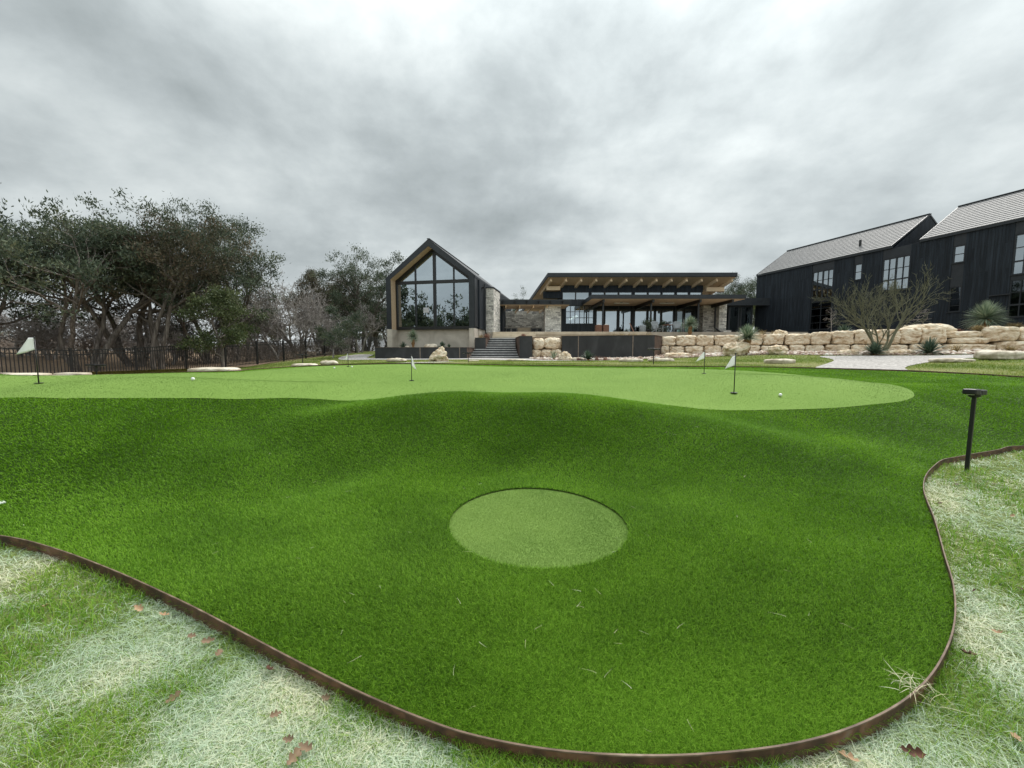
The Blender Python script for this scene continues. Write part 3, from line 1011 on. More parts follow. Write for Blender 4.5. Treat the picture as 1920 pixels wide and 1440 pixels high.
def bollard(base, hgt, label, rz, tilt=0.0, arm=.22, PW=.034):
    t = empty('path_light', (0, 0, 0), label, 'path light', 'black twin-headed path lights')
    m = MAT['black_metal']
    MB().box((0, 0, hgt / 2 - .04), (PW, PW, hgt + .02)).build('post', m, t, bevel=.004)
    mb = MB()
    mb.lathe((0, 0, hgt - .045), [(.026, 0), (.048, .012), (.052, .045), (.045, .07), (.02, .08)], 16)
    mb.build('hub', m, t, smooth=True, bevel=.004)
    for s in (-1, 1):
        mb = MB()
        # flat wedge-shaped head: thick at the hub, blunt at the lens end
        z = hgt + .018 - (.012 if s > 0 else 0)
        out = [(.01 * s, -.05), (arm * .55 * s, -.066), (arm * s, -.052), (arm * s, .052), (arm * .55 * s, .066), (.01 * s, .05)]
        mb.prism([Vector((a, b_, z - .022)) for a, b_ in out], (0, 0, .058))
        mb.build('lamp_head', m, t, bevel=.01)
        MB().box((arm * s * .72, 0, z - .0255), (arm * .3, .05, .006)).build('lens', MAT['white_plastic'], t)
    t.location = base
    t.rotation_euler = (0, tilt, rz)
    return t


def path_light(px, Y, pyt, lab, rz=0, arm=.2, tilt=0):
    b = G(px, Y, LAWN)
    z = at(px, pyt, Y).z
    return bollard(b, max(.45, z - b.z - .03), lab, rz, tilt, arm, .034)


path_light(1813, 4.3, 733, 'tall black path light with two heads in the pale grass beside the rusty edging', .45, .17, rad(1.0))
path_light(1225, 16.5, 654, 'black path light before the long steel planter, between flag and yucca', 0, .26)
path_light(878, 18.5, 661, 'black path light standing before the dark steps', .1, .30)
path_light(568, 20.5, 665, 'black path light before the fence, behind a flat boulder', .05, .30)
path_light(182, 13.6, 684, 'pale topped path light before the fence at the left trees', .1, .30)

# white marker cut by the picture's edge
p = at_z(-8, 947, .04)
mb = MB().prism([p + Vector(q) for q in [(-.14, -.05, 0), (.03, -.025, 0), (.065, .02, 0), (.02, .045, 0), (-.14, .05, 0)]], (0, 0, .02))
tag(mb.build('tee_marker', MAT['white_plastic'], origin=p, bevel=.003), 'white flat marker lying on the turf at its left edge', 'marker')

# ------------------------------------------------------------------ dead oak leaves
def leaf_mesh(seed, L=.085):
    r = random.Random(seed)
    half = []
    nl = 3
    for i in range(25):
        s = i / 24
        env = math.sin(math.pi * min(1, s * 1.02)) ** .7 * (.55 + .5 * s) * .34
        lob = .22 + .78 * abs(math.sin(s * nl * math.pi + .5)) ** .8 if .1 < s < .97 else .35
        half.append((s, env * lob + .008))
    vs, fs = [], []
    bend, roll, tw = r.uniform(.2, .9), r.uniform(.8, 2.6), r.uniform(-.5, .5)
    for s, w in half:
        for k in (-1, -.5, 0, .5, 1):
            y = w * k
            z = bend * (s - .5) ** 2 + roll * y * y + tw * y * (s - .3) + .02
            vs.append(((s - .5) * L, y * L, z * L))
    for i in range(24):
        for k in range(4):
            a = i * 5 + k
            fs.append((a, a + 5, a + 6, a + 1))
    return vs, fs


leaves = [
    (87, 1137, .09, 'dead oak leaf by the left frame edge, on the upper part of the pale lawn'),
    (260, 1142, .12, 'broad tan oak leaf in the pale grass below the left edging'),
    (307, 1155, .10, 'narrow dead leaf right of the broad tan one, below the left edging'),
    (386, 1166, .06, 'small pale leaf lying close against the rusty edging on the left'),
    (361, 1194, .10, 'dead leaf at the left of the close trio in the left lawn'),
    (390, 1203, .11, 'dead leaf in the middle of the close trio in the left lawn'),
    (408, 1229, .11, 'lowest dead leaf of the close trio in the left lawn, on edge'),
    (325, 1310, .11, 'orange brown leaf tilted on the grass, alone in the left lawn'),
    (516, 1342, .09, 'brown leaf in straw between the left lawn and the edging'),
    (505, 1257, .12, 'dark brown leaf tucked under straw beside the edging'),
    (542, 1388, .09, 'brown leaf above the cluster near the bottom frame edge'),
    (572, 1404, .11, 'curled brown leaf of the cluster near the bottom frame edge'),
    (549, 1424, .13, 'large brown leaf at the bottom frame edge, lowest of its cluster'),
    (612, 1310, .09, 'reddish leaf partly hidden in straw at the foot of the edging'),
    (195, 1062, .05, 'small tan leaf at the far foot of the left edging'),
    (1762, 945, .11, 'dark brown leaf right of the edging bend, under the tall path light'),
    (1793, 909, .10, 'blackish leaf just behind the tall path light'),
    (1816, 940, .08, 'small upright brown leaf between two others below the path light'),
    (1864, 908, .08, 'brown leaf at the right of the tall path light'),
    (1897, 968, .09, 'pale tan leaf near the right frame edge'),
    (1872, 1188, .10, 'pale curled leaf in yellowish grass on the right lawn'),
    (1914, 1106, .09, 'dark leaf at the right frame edge, halfway down the lawn'),
    (1825, 1110, .09, 'dark twisted leaf beside the edging on the right lawn'),
    (1814, 1228, .13, 'large dark brown lobed leaf against the edging on the right'),
    (1710, 1412, .13, 'large dark brown leaf on straw in the bottom right corner'),
    (1592, 1424, .12, 'tan leaf at the bottom frame edge below the edging curve'),
    (1903, 1386, .10, 'faded leaf in green grass at the lower right frame corner'),
]
rr = random.Random(5)


def lk(s):
    return 1 if any(w in s for w in ('dark', 'black')) else (2 if any(w in s for w in ('tan', 'pale', 'faded')) else 0)


for i, (px, py, s, lab) in enumerate(leaves):
    p = hit(px, py, LAWN + .035)
    vs, fs = leaf_mesh(i, s * .50)
    M = Matrix.Rotation(rr.uniform(0, 6.28), 4, 'Z') @ Matrix.Rotation(rr.uniform(-.6, .6), 4, 'X') @ Matrix.Rotation(rr.uniform(-.4, .4), 4, 'Y')
    o = MB().add([M @ Vector(v) + p + Vector((0, 0, .004)) for v in vs], fs).build('oak_leaf', MAT[('brown_leaf', 'dark_leaf', 'tan_leaf')[lk(lab)]], origin=p, smooth=True)
    tag(o, lab, 'leaf', 'dead oak leaves on the lawn')
# ================================================================== GABLE HOUSE
gr, gd = Vector((.981, -.190, 0)).normalized(), Vector((.190, .981, 0)).normalized()
gO = Vector((-10.0, 31.0, 0))


def GP(u, t, z):
    p = gO + gr * u + gd * t
    return Vector((p.x, p.y, z))


W, ZB, ZE, ZA, LEN = 7.26, 3.19, 7.23, 10.04, 14.0
house = empty('gable_house', GP(W / 2, 0, ZB), 'black gabled house with a tall glazed end wall on a concrete base', 'house')
T = .42
# portal: the roof and walls run forward as one deep dark frame
sl = math.hypot(W / 2, ZA - ZE)
ty = T * sl / (W / 2)            # vertical thickness of the slopes


def pent(t, ins, zb=ZB):
    return [GP(ins, t, zb), GP(ins, t, ZE - ins * .30), GP(W / 2, t, ZA - ins * 1.28), GP(W - ins, t, ZE - ins * .30), GP(W - ins, t, zb)]


o5, i5 = pent(0, 0), pent(0, T)
o5b, i5b = pent(.84, 0), pent(.84, T)
mb = MB()
for k in range(4):
    mb.quad(o5[k], i5[k], i5[k + 1], o5[k + 1])
    mb.quad(o5[k], o5[k + 1], o5b[k + 1], o5b[k])
mb.quad(o5[0], o5b[0], i5b[0], i5[0]).quad(o5[4], i5[4], i5b[4], o5b[4])
mb.build('portal_frame', MAT['frame_metal'], house)
mb = MB()
j5, j5b = pent(.012, T + .004), pent(.84, T + .004)
for k in range(4):
    mb.quad(j5[k], j5b[k], j5b[k + 1], j5[k + 1])
mb.build('wood_lining', MAT['soffit'], house)
# roof slabs behind the portal
mb = MB()
for (ua, za, ub, zb_) in ((-.06, ZE - .04, W / 2, ZA + .012), (W / 2, ZA + .012, W + .06, ZE - .04)):
    mb.prism([GP(ua, .06, za), GP(ub, .06, zb_), GP(ub, .06, zb_ - .16), GP(ua, .06, za - .16)], gd * (LEN - .06))
rf = mb.build('roof', MAT['metal_clad'], house)
mb = MB()
mb.bar(GP(W / 2, .0, ZA + .02), GP(W / 2, LEN, ZA + .02), .22, .05)
mb.build('ridge_cap', MAT['frame_metal'], rf)
mb = MB()
mb.box(GP(W - .02, 1.02 + (LEN - 1.02) / 2, (ZB + ZE) / 2 - .1), (.3, LEN - 1.02, ZE - ZB - .2), (gr, gd, (0, 0, 1)))
mb.box(GP(.02, 1.02 + (LEN - 1.02) / 2, (ZB + ZE) / 2 - .1), (.3, LEN - 1.02, ZE - ZB - .2), (gr, gd, (0, 0, 1)))
mb.prism([GP(.2, LEN - .2, ZB), GP(.2, LEN - .2, ZE - .2), GP(W / 2, LEN - .2, ZA - .3), GP(W - .2, LEN - .2, ZE - .2), GP(W - .2, LEN - .2, ZB)], gd * .18)
mb.build('wall', MAT['char'], house)
# dark vertical corner panel between portal and stone pier
MB().box(GP(W - .10, .9, (ZB + ZE) / 2), (.26, 1.7, ZE - ZB - .3), (gr, gd, (0, 0, 1))).build('corner_panel', MAT['frame_metal'], house)
# room behind the glass
mb = MB()
mb.box(GP(W / 2, 5.5, ZB + .02), (W - .6, 9, .06), (gr, gd, (0, 0, 1)))
mb.box(GP(W / 2, 9.8, ZB + 1.6), (W - .6, .1, 3.1), (gr, gd, (0, 0, 1)))
mb.box(GP(5.6, 6.0, ZB + .5), (1.8, .9, .9), (gr, gd, (0, 0, 1)))
mb.box(GP(1.3, 7.5, ZB + 1.1), (.9, .5, 2.1), (gr, gd, (0, 0, 1)))
mb.build('room_interior', MAT['interior'], house)

# glazed end wall
TG = .82
win = MB()


def gabh(u):            # height of the sloping head at u
    return (ZE - T * .30) + (ZA - T * 1.28 - (ZE - T * .30)) * (1 - abs(u - W / 2) / (W / 2 - T))


def gpix(px, t):
    q = at_plane(px, 580, GP(0, t, 3), gd)
    return (q - GP(0, t, 0)).dot(gr)


def gz(px, py, t):
    return at_plane(px, py, GP(0, t, 3), gd).z


um = gpix(815.5, TG)
u1, u2 = gpix(780, TG), gpix(851.5, TG)
zt = gz(815, 528.5, TG)
MS = .13
for u, w in ((T + .07, .14), (u1, .09), (um, .22), (u2, .09), (W - T - .07, .14)):
    zt_ = gabh(u) - .02
    win.box(GP(u, TG, (ZB + zt_) / 2), (w, MS, zt_ - ZB), (gr, gd, (0, 0, 1)))
win.box(GP(W / 2, TG - .012, zt), (W - 2 * T - .02, MS, .24), (gr, gd, (0, 0, 1)))
win.box(GP(W / 2, TG - .012, ZB + .12), (W - 2 * T - .02, MS, .24), (gr, gd, (0, 0, 1)))
for s in (-1, 1):
    ue = W / 2 + s * (W / 2 - T - .02)
    win.bar(GP(ue, TG - .016, gabh(ue) - .10), GP(W / 2, TG - .016, gabh(W / 2) - .12), MS, .26)
wo = win.build('window', MAT['black_metal'], house)
MB().prism([GP(T, TG + .03, ZB + .05), GP(T, TG + .03, gabh(T)), GP(W / 2, TG + .03, gabh(W / 2)), GP(W - T, TG + .03, gabh(W - T)), GP(W - T, TG + .03, ZB + .05)],
           gd * .03).build('pane', MAT['glass'], wo)

# concrete base
mb = MB()
mb.box(GP(W / 2, 1.02 + 6.4, (ZB + .7) / 2), (W - .2, 12.8, ZB - .7 - .004), (gr, gd, (0, 0, 1)))
fo = mb.build('foundation', MAT['concrete'], house)
mb = MB()
for u in (.21, W - .21):
    MB().box(GP(u, .55, (ZB + .7) / 2), (.43, 1.12, ZB - .7 + .012), (gr, gd, (0, 0, 1))).build('concrete_pier', MAT['concrete'], house, bevel=.01)
MB().box(GP(W - .1, 2.2, (ZB + .7) / 2), (.3, 2.16, ZB - .7 + .01), (gr, gd, (0, 0, 1))).build('side_base', MAT['concrete'], house)

# stone pier standing out from the side wall
z0 = 1.4
pier = MB()
u0, uw, t0, tl = W + .13, .66, 3.0, 2.4
pts = lambda zf, zb_: [GP(u0, t0, zf), GP(u0 + uw, t0, zf), GP(u0 + uw, t0 + tl, zb_), GP(u0, t0 + tl, zb_)]
lo, hi = pts(z0, z0), [GP(u0, t0, 6.72), GP(u0 + uw, t0, 6.62), GP(u0 + uw, t0 + tl, 6.62), GP(u0, t0 + tl, 6.72)]
for k in range(4):
    k2 = (k + 1) % 4
    pier.quad(lo[k], lo[k2], hi[k2], hi[k])
pier.quad(*hi)
pier.build('stone_pier', MAT['stone_pale'], house)
MB().box(GP(u0 + uw / 2, t0 + tl / 2, 6.71), (uw + .1, tl + .1, .08), (gr, gd, (0, 0, 1))).build('pier_cap', MAT['frame_metal'], house)
# downpipe on the side wall, lamp
MB().tube([GP(W + .22, 2.3, 6.9), GP(W + .22, 2.3, ZB)], .05, 8).build('downspout', MAT['frame_metal'], house)
MB().box(GP(W + .25, 1.75, 6.5), (.22, .14, .12), (gr, gd, (0, 0, 1))).build('wall_lamp', MAT['black_metal'], house)

p = at_plane(799, 581.5, GP(0, TG + .02, 3), gd)
o = MB().box(p - gd * .012, (.46, .006, .40), (gr, gd, (0, 0, 1))).build('notice', MAT['white_cloth'], origin=p)
tag(o, 'white paper notice stuck on the tall glass of the gabled house', 'notice')

# ================================================================== STEPS, PLANTERS, PATIO
PZ = 3.0
st = empty('staircase', (-1.3, 27.2, .93), 'dark steel staircase of two flights rising between blackened planters', 'staircase')
zs, rise, run = .90, .170, .34
for k in range(9):
    y = 27.2 + k * run
    z = zs + (k + 1) * rise
    if k < 4:
        xl, xr = -3.13 + k * .10, .47 - k * .05
    else:
        xl, xr = -1.93 + (k - 4) * .055, .27 - (k - 4) * .005
    mb = MB().box(((xl + xr) / 2, y + .17, z - rise / 2 + .004), (xr - xl, .34, rise), ).build('step', MAT['steel'], st)
    MB().box(((xl + xr) / 2, y + .08, z - .018), (xr - xl + .01, .2, .065)).build('nosing', MAT['seam'] if False else MAT['nosing_highlight'], mb)  # strip coloured pale as a painted highlight on the step edge
# pale stone steps above up to the patio
up = empty('stone_steps', (1.5, 30.6, 2.43), 'wide tan stone steps up to the patio behind the dark stairs', 'steps')
for k in range(3):
    z0_, z1_ = 2.40 + k * .2, 2.40 + (k + 1) * .2
    y = 30.45 + k * .34
    x0, x1 = -1.55, 1.9
    MB().box(((x0 + x1) / 2, y + .25, (z0_ + z1_) / 2), (x1 - x0, .5, z1_ - z0_)).build('step', MAT['coping'], up, bevel=.02)


def planter(name_label, foot, z0, z1, seams, soil=True, side_mat=None):
    """open-topped steel planter: welded plate walls round a footprint, soil inside"""
    c = sum((Vector((p[0], p[1], 0)) for p in foot), Vector()) / len(foot)
    t = empty('steel_planter', (c.x, c.y, z0), name_label, 'planter')
    n = len(foot)
    for i in range(n):
        a, b = Vector((*foot[i], 0)), Vector((*foot[(i + 1) % n], 0))
        d = (b - a).normalized()
        nn = Vector((d.y, -d.x, 0))
        mb = MB()
        q = [a, b, b - nn * .04, a - nn * .04]
        mb.prism([Vector((p.x, p.y, z0 - .3)) for p in q], (0, 0, z1 - z0 + .3 - .003 * (i % 2)))
        mb.build('side_plate', MAT['steel'] if i == 0 or side_mat is None else side_mat, t)
        if i == 0:
            for s in seams:
                p = a + (b - a) * s + nn * .004
                MB().box((p.x, p.y, (z0 + z1) / 2), (.05, .02, z1 - z0 - .01), (d, nn, (0, 0, 1))).build('weld_seam', MAT['seam'], t)
    # rolled rim
    mb = MB()
    for i in range(n):
        a, b = Vector((*foot[i], z1 + .006)), Vector((*foot[(i + 1) % n], z1 + .006))
        mb.bar(a, b, .06, .014)
    mb.build('rim', MAT['seam'], t)
    if soil:
        MB().prism([Vector((c.x + (p[0] - c.x) * .985, c.y + (p[1] - c.y) * .985, z1 - .35)) for p in foot], (0, 0, .29)).build('soil', MAT['pebble_bed'], t)
    return t


planter('long low steel planter under the glazed gable, holding yucca and rocks', [(-9.41, 26.5), (-3.09, 26.5), (-2.72, 28.4), (-2.9, 29.5), (-9.75, 30.9)], .9, 1.69, (.49, .92), side_mat=MAT['corten'])
planter('square blackened steel planter at the left of the upper stairs', [(-2.72, 28.4), (-1.93, 28.4), (-1.70, 30.4), (-2.75, 30.4)], 1.5, 2.42, (), side_mat=MAT['corten'])
planter('narrow blackened steel planter at the right of the stairs', [(.52, 26.8), (1.40, 26.8), (1.42, 30.3), (.27, 30.3)], .95, 2.47, (), side_mat=MAT['corten'])
pa, pb = at(1053.5, 668, 27.4), at(1226.5, 673, 26.0)
planter('tall long blackened steel planter wall below the patio', [(pa.x, pa.y), (pb.x, pb.y), (pb.x + 1.45, pb.y + 2.3), (pa.x + .2, pa.y + 2.6)], .85, 2.50, (.185, .775), side_mat=MAT['corten'])
# low tan stone edge of the patio
pt = empty('patio_edge', (5, 31.2, 2.4), 'tan stone edge of the patio above the long steel planter', 'stone edge')
MB().box((6.3, 31.25, 2.88), (9.0, .45, .24)).build('coping', MAT['coping'], pt, bevel=.02)
MB().box((6.3, 31.28, 2.55), (9.0, .36, .42)).build('riser', MAT['coping'], pt)
# patio slab and planted earth held by the walls
o = MB().prism([(-2, 31.4, 2.2), (11.5, 31.4, 2.2), (24, 31.4, 2.2), (24, 47, 2.2), (-4.5, 47, 2.2), (-2.4, 34, 2.2)], (0, 0, PZ - 2.2)).build('patio', MAT['patio'], origin=(5, 36, PZ))
o['kind'] = 'structure'
RW0, RW1 = Vector((7.75 + 2.9, 28.3)), Vector((26.6, 20.0))
rwd = (RW1 - RW0).normalized()
rwn = Vector((-rwd.y, rwd.x))      # pointing away from the camera
b0 = [(1.45, 27.9), (4.0, 27.9), (4.0, 29.6), (10.6, 28.6)]
b1 = [tuple(RW0 + rwn * .5), tuple(RW1 + rwd * 8 + rwn * .5)]
o = MB().prism([Vector((*p, .6)) for p in b0 + b1 + [(38, 24), (38, 33), (24, 31.39), (1.45, 31.39)]], (0, 0, 1.86)).build('planted_bank', MAT['soil'], origin=(10, 28, 2.46))
o['kind'] = 'structure'

# ================================================================== COVERED WALKWAY with outdoor kitchen
wk = empty('covered_walkway', (0, 35.5, PZ), 'flat roofed dark walkway with a stone back wall between gable house and lodge', 'walkway')
zr0, zr1 = at(1000, 571, 35).z, at(1000, 561.5, 35).z
rfw = MB().box((.9 + .55, 36.6, (zr0 + zr1) / 2), (7.6, 3.2, zr1 - zr0)).build('roof', MAT['frame_metal'], wk)
MB().box((1.45, 36.6, zr0 - .02), (7.4, 3.1, .03)).build('soffit', MAT['soffit'], rfw)
for k in range(7):
    x = -1.9 + k * 1.07
    MB().prism([(x - .03, 35.02, zr1 - .1), (x - .03, 34.5, zr1 - .14), (x - .03, 34.5, zr1 - .2), (x - .03, 35.02, zr0 + .05)], (.06, 0, 0)).build('bracket', MAT['frame_metal'], rfw)
MB().box((1.45, 34.50, zr1 - .12), (7.6, .06, .10)).build('gutter', MAT['frame_metal'], rfw)
MB().box((1.2, 40.6, (PZ + zr0) / 2), (5.2, .5, zr0 - PZ - .04)).build('stone_wall', MAT['stone'], wk)
for k in range(4):
    x = -.9 + k * 1.25
    MB().bar((x + .35, 35.3, zr0 - .14), (x, 40.3, zr0 - .14), .10, .2).build('rafter', MAT['timber'], wk)
xw0, xw1 = at(1022, 600, 35.6).x, at(1052, 600, 35.6).x
MB().box(((xw0 + xw1) / 2, 36.3, (PZ + zr0) / 2 + .03), (xw1 - xw0, 1.3, zr0 - PZ + .05)).build('stone_pillar', MAT['stone_pale'], wk)
MB().box((-1.35, 37.5, (PZ + zr0) / 2), (1.0, 3.4, zr0 - PZ - .05)).build('dark_wall', MAT['char'], wk)
MB().tube([(-.72, 35.7, zr0), (-.72, 35.7, PZ)], .05, 8).build('post', MAT['frame_metal'], wk)

kt = empty('outdoor_kitchen', (1.2, 39.8, PZ), 'low grey outdoor kitchen counter with a pale middle before the stone wall', 'kitchen counter')
for k, (x0, w) in enumerate(((-.62, .5), (-.06, .55), (1.95, .55), (2.55, .5))):
    cb = MB().box((x0 + w / 2, 39.75, PZ + .43), (w, .7, .86)).build('cabinet', MAT['cabinet'], kt, bevel=.01)
    MB().box((x0 + w / 2, 39.39, PZ + .43), (w - .16, .03, .64)).build('door', MAT['frame_metal'], cb)
MB().box((1.22, 39.7, PZ + .42), (1.3, .8, .84)).build('stone_front', MAT['coping'], kt, bevel=.01)
MB().box((1.2, 39.75, PZ + .885), (3.9, .8, .05)).build('worktop', MAT['concrete'], kt)
MB().lathe((2.9, 39.1, PZ), [(.14, 0), (.2, .25), (.17, .5), (.15, .55)], 12).build('urn', MAT['red_wood'], kt, smooth=True) if False else None

# ================================================================== LODGE
YW = 39.0
ld = empty('lodge', (12, YW, PZ), 'long dark lodge with a tilted roof on pale timber rafters and glass doors', 'lodge')
Xw0, Xw1 = at(1052, 550, YW).x, at(1318, 550, YW).x
sk = Vector((-.308, 1, -.36))          # run of the rafters: back, to the left and down


def RP(px, py, s, dz=0.0):
    p = at(px, py, 37.6) + sk * s
    p.z += dz
    return p


zt_ = at(1027, 511.5, 37.6).z
xl, xr = at(1027, 512, 37.6).x, at(1383, 515, 37.6).x
FT = .38
ft = [Vector((xl, 37.6, zt_)), Vector((xr, 37.6, zt_ + .03))]
LB = 9.0
mb = MB()
fb = [p + sk * LB for p in ft]
mb.quad(ft[0], ft[1], fb[1], fb[0])
dn = Vector((0, 0, -FT))
mb.quad(ft[0], ft[0] + dn, ft[1] + dn, ft[1])
mb.quad(fb[0], fb[0] + dn, ft[0] + dn, ft[0]).quad(ft[1], ft[1] + dn, fb[1] + dn, fb[1]).quad(fb[1], fb[1] + dn, fb[0] + dn, fb[0])
mb.quad(ft[0] + dn, fb[0] + dn, fb[1] + dn, ft[1] + dn)
lr = mb.build('roof', MAT['frame_metal'], ld)
e = Vector((.06, 0, 0))
q0 = Vector((0, 0, -FT - .03)) 
MB().quad(ft[0] + q0 + e + sk * .02, fb[0] + q0 + e, fb[1] + q0 - e, ft[1] + q0 - e + sk * .02).build('soffit', MAT['soffit'], lr)
# rafters
for k in range(13):
    px = 1033.4 + (1373 - 1033.4) * k / 12
    x = at(px, 520, 37.85).x
    p0 = Vector((x, 37.85, zt_ - FT - .16 - .25 * .36))
    MB().bar(p0, p0 + sk * 2.6, .20, .30).build('rafter', MAT['timber'], ld)
zc_t = at(1200, 547, YW).z
# upper wall with the row of clerestory windows
mb = MB()
zs_ = zt_ - FT - (YW - 37.6) * .36 - .06
mb.box(((Xw0 + Xw1) / 2, YW + .15, (zs_ + zc_t) / 2), (Xw1 - Xw0, .3, zs_ - zc_t))
mb.box(((Xw0 + Xw1) / 2, YW + .16, 6.15), (Xw1 - Xw0, .3, .9))
mb.box((Xw0 + .1, YW + 3.0, 6.2), (.25, 5.7, 2.2)).box((Xw1 - .1, YW + 3.0, 6.2), (.25, 5.7, 2.2))
mb.box(((Xw0 + Xw1) / 2, YW + 5.9, 5.0), (Xw1 - Xw0, .2, 3.9))
mb.build('wall', MAT['char'], ld)
for k, (a, b) in enumerate(((1055, 1079), (1080, 1104.5), (1109, 1133), (1135, 1159), (1161, 1185), (1190, 1214), (1216, 1239.5), (1242, 1265.5), (1269, 1291), (1294, 1316))):
    xa, xb = at(a, 560, YW).x, at(b, 560, YW).x
    z0_, z1_ = 6.6, zc_t - .004
    m_ = MB()
    for (cx_, cz_, sx, sz) in ((xa, (z0_ + z1_) / 2, .06, z1_ - z0_), (xb, (z0_ + z1_) / 2, .06, z1_ - z0_), ((xa + xb) / 2, z0_ + .03, xb - xa - .062, .06), ((xa + xb) / 2, z1_ - .03, xb - xa - .062, .06)):
        m_.box((cx_, YW + .10, cz_), (sx, .12, sz))
    wo = m_.build('window', MAT['black_metal'], ld)
    MB().box(((xa + xb) / 2, YW + .13, (z0_ + z1_) / 2), (xb - xa - .03, .02, z1_ - z0_ - .03)).build('pane', MAT['glass'], wo)
mb = MB()
for (a, b) in ((1104.5, 1109), (1185, 1190), (1239.5, 1242), (1265.5, 1269), (1291, 1294)):
    xa, xb = at(a, 560, YW).x, at(b, 560, YW).x
    mb.box(((xa + xb) / 2, YW + .12, 7.0), (xb - xa - .02, .2, .9))
mb.build('mullion', MAT['char'], ld)
# beam ends at the two sides of the clerestory
xa, xb = at(1018, 545, YW).x, at(1049, 545, YW).x
MB().box(((xa + xb) / 2 + .2, YW + .3, at(1030, 552.5, YW).z), (xb - xa + .3, .5, at(1030, 546, YW).z - at(1030, 559, YW).z)).build('side_bay', MAT['char'], ld)
MB().box((at(1037, 541, YW).x, YW - .2, at(1037, 541.5, YW).z), (1.35, .35, .38)).build('beam_end', MAT['timber'], ld)
MB().box((at(1338, 543, YW).x, YW - .2, at(1338, 543.5, YW).z), (1.75, .35, .40)).build('beam_end', MAT['timber'], ld)
MB().box((at(1354, 543, YW).x, YW + .3, at(1354, 543.5, YW).z), (.5, .35, .40)).build('beam_end', MAT['red_wood'], ld)

# lower front: bay with the gridded window, then tall glass doors
zh = at(1200, 573.5, YW).z       # head of the doors' transoms
xg0, xg1 = at(1053, 600, YW - .5).x, at(1117, 600, YW - .5).x
zb0, zb1 = at(1087, 607, YW - .5).z, at(1087, 573, YW - .5).z
xb0, xb1 = at(1061, 590, YW - .5).x, at(1113, 590, YW - .5).x
mb = MB()
Yb = YW - .5
mb.box(((xg0 + xg1) / 2, Yb + .2, (PZ + zb0) / 2), (xg1 - xg0, .4, zb0 - PZ))
mb.box(((xg0 + xg1) / 2, Yb + .2, (zb1 + 6.56) / 2), (xg1 - xg0, .4, 6.56 - zb1))
mb.box(((xg0 + xb0) / 2, Yb + .2, (zb0 + zb1) / 2), (xb0 - xg0, .4, zb1 - zb0))
mb.box(((xb1 + xg1) / 2, Yb + .2, (zb0 + zb1) / 2), (xg1 - xb1, .4, zb1 - zb0))
mb.build('bay_wall', MAT['metal_clad'], ld)
mb = MB()
for k in range(7):
    x = xb0 + (xb1 - xb0) * k / 6
    mb.box((x, Yb + .1, (zb0 + zb1) / 2), (.05 if k not in (0, 6) else .07, .08, zb1 - zb0))
for k in range(4):
    z = zb0 + (zb1 - zb0) * k / 3
    mb.box(((xb0 + xb1) / 2, Yb + .105, z), (xb1 - xb0, .075, .045 if k not in (0, 3) else .07))
wo = mb.build('window', MAT['black_metal'], ld)
MB().box(((xb0 + xb1) / 2, Yb + .14, (zb0 + zb1) / 2), (xb1 - xb0, .02, zb1 - zb0)).build('pane', MAT['glass_door'], wo)

doors = [(1118, 1130), (1134.5, 1157.5), (1161, 1183.5), (1190, 1213), (1215.5, 1227), (1229.5, 1239), (1241, 1263), (1269, 1281), (1284, 1305)]
zd = at(1200, 582, YW).z
for k, (a, b) in enumerate(doors):
    xa, xb = at(a, 600, YW).x, at(b, 600, YW).x
    m_ = MB()
    for (cx_, cz_, sx, sz) in ((xa, (PZ + zh) / 2, .09, zh - PZ), (xb, (PZ + zh) / 2, .09, zh - PZ), ((xa + xb) / 2, PZ + .07, xb - xa - .095, .14),
                               ((xa + xb) / 2, zd + .07, xb - xa - .095, .14), ((xa + xb) / 2, zh - .04, xb - xa - .095, .08)):
        m_.box((cx_, YW + .08, cz_), (sx, .14, sz))
    wo = m_.build('glass_door', MAT['black_metal'], ld)
    MB().box(((xa + xb) / 2, YW + .10, (PZ + zd) / 2), (xb - xa - .05, .02, zd - PZ)).build('pane', MAT['glass'] if k not in (7, 8) else MAT['glass_green'], wo)
    MB().box(((xa + xb) / 2, YW + .11, (zd + zh) / 2 + .06), (xb - xa - .05, .02, zh - zd - .1)).build('transom_pane', MAT['glass_green'], wo)
mb = MB()
for (a, b) in ((1157.8, 1160.7), (1184, 1189.5), (1263.5, 1268.5), (1305.5, 1318)):
    xa, xb = at(a, 600, YW).x, at(b, 600, YW).x
    mb.box(((xa + xb) / 2, YW + .05, (PZ + zh) / 2), (xb - xa - .06, .25, zh - PZ + .02))
mb.box((at(1218, 570, YW).x, YW + .1, zh + .22), (at(1318, 570, YW).x - at(1117, 570, YW).x, .3, .42))
mb.build('steel_column', MAT['frame_metal'], ld)
# rooms inside
mb = MB()
mb.box(((Xw0 + Xw1) / 2, YW + 3, PZ + .03), (Xw1 - Xw0 - .4, 5.6, .06))
mb.box(((Xw0 + Xw1) / 2, YW + 5.7, PZ + 1.7), (Xw1 - Xw0 - .4, .1, 3.2))
for x in (8, 11, 14.5, 17):
    mb.box((x, YW + 4.2, PZ + .45), (1.8, .8, .8))
mb.build('room_interior', MAT['interior'], ld)
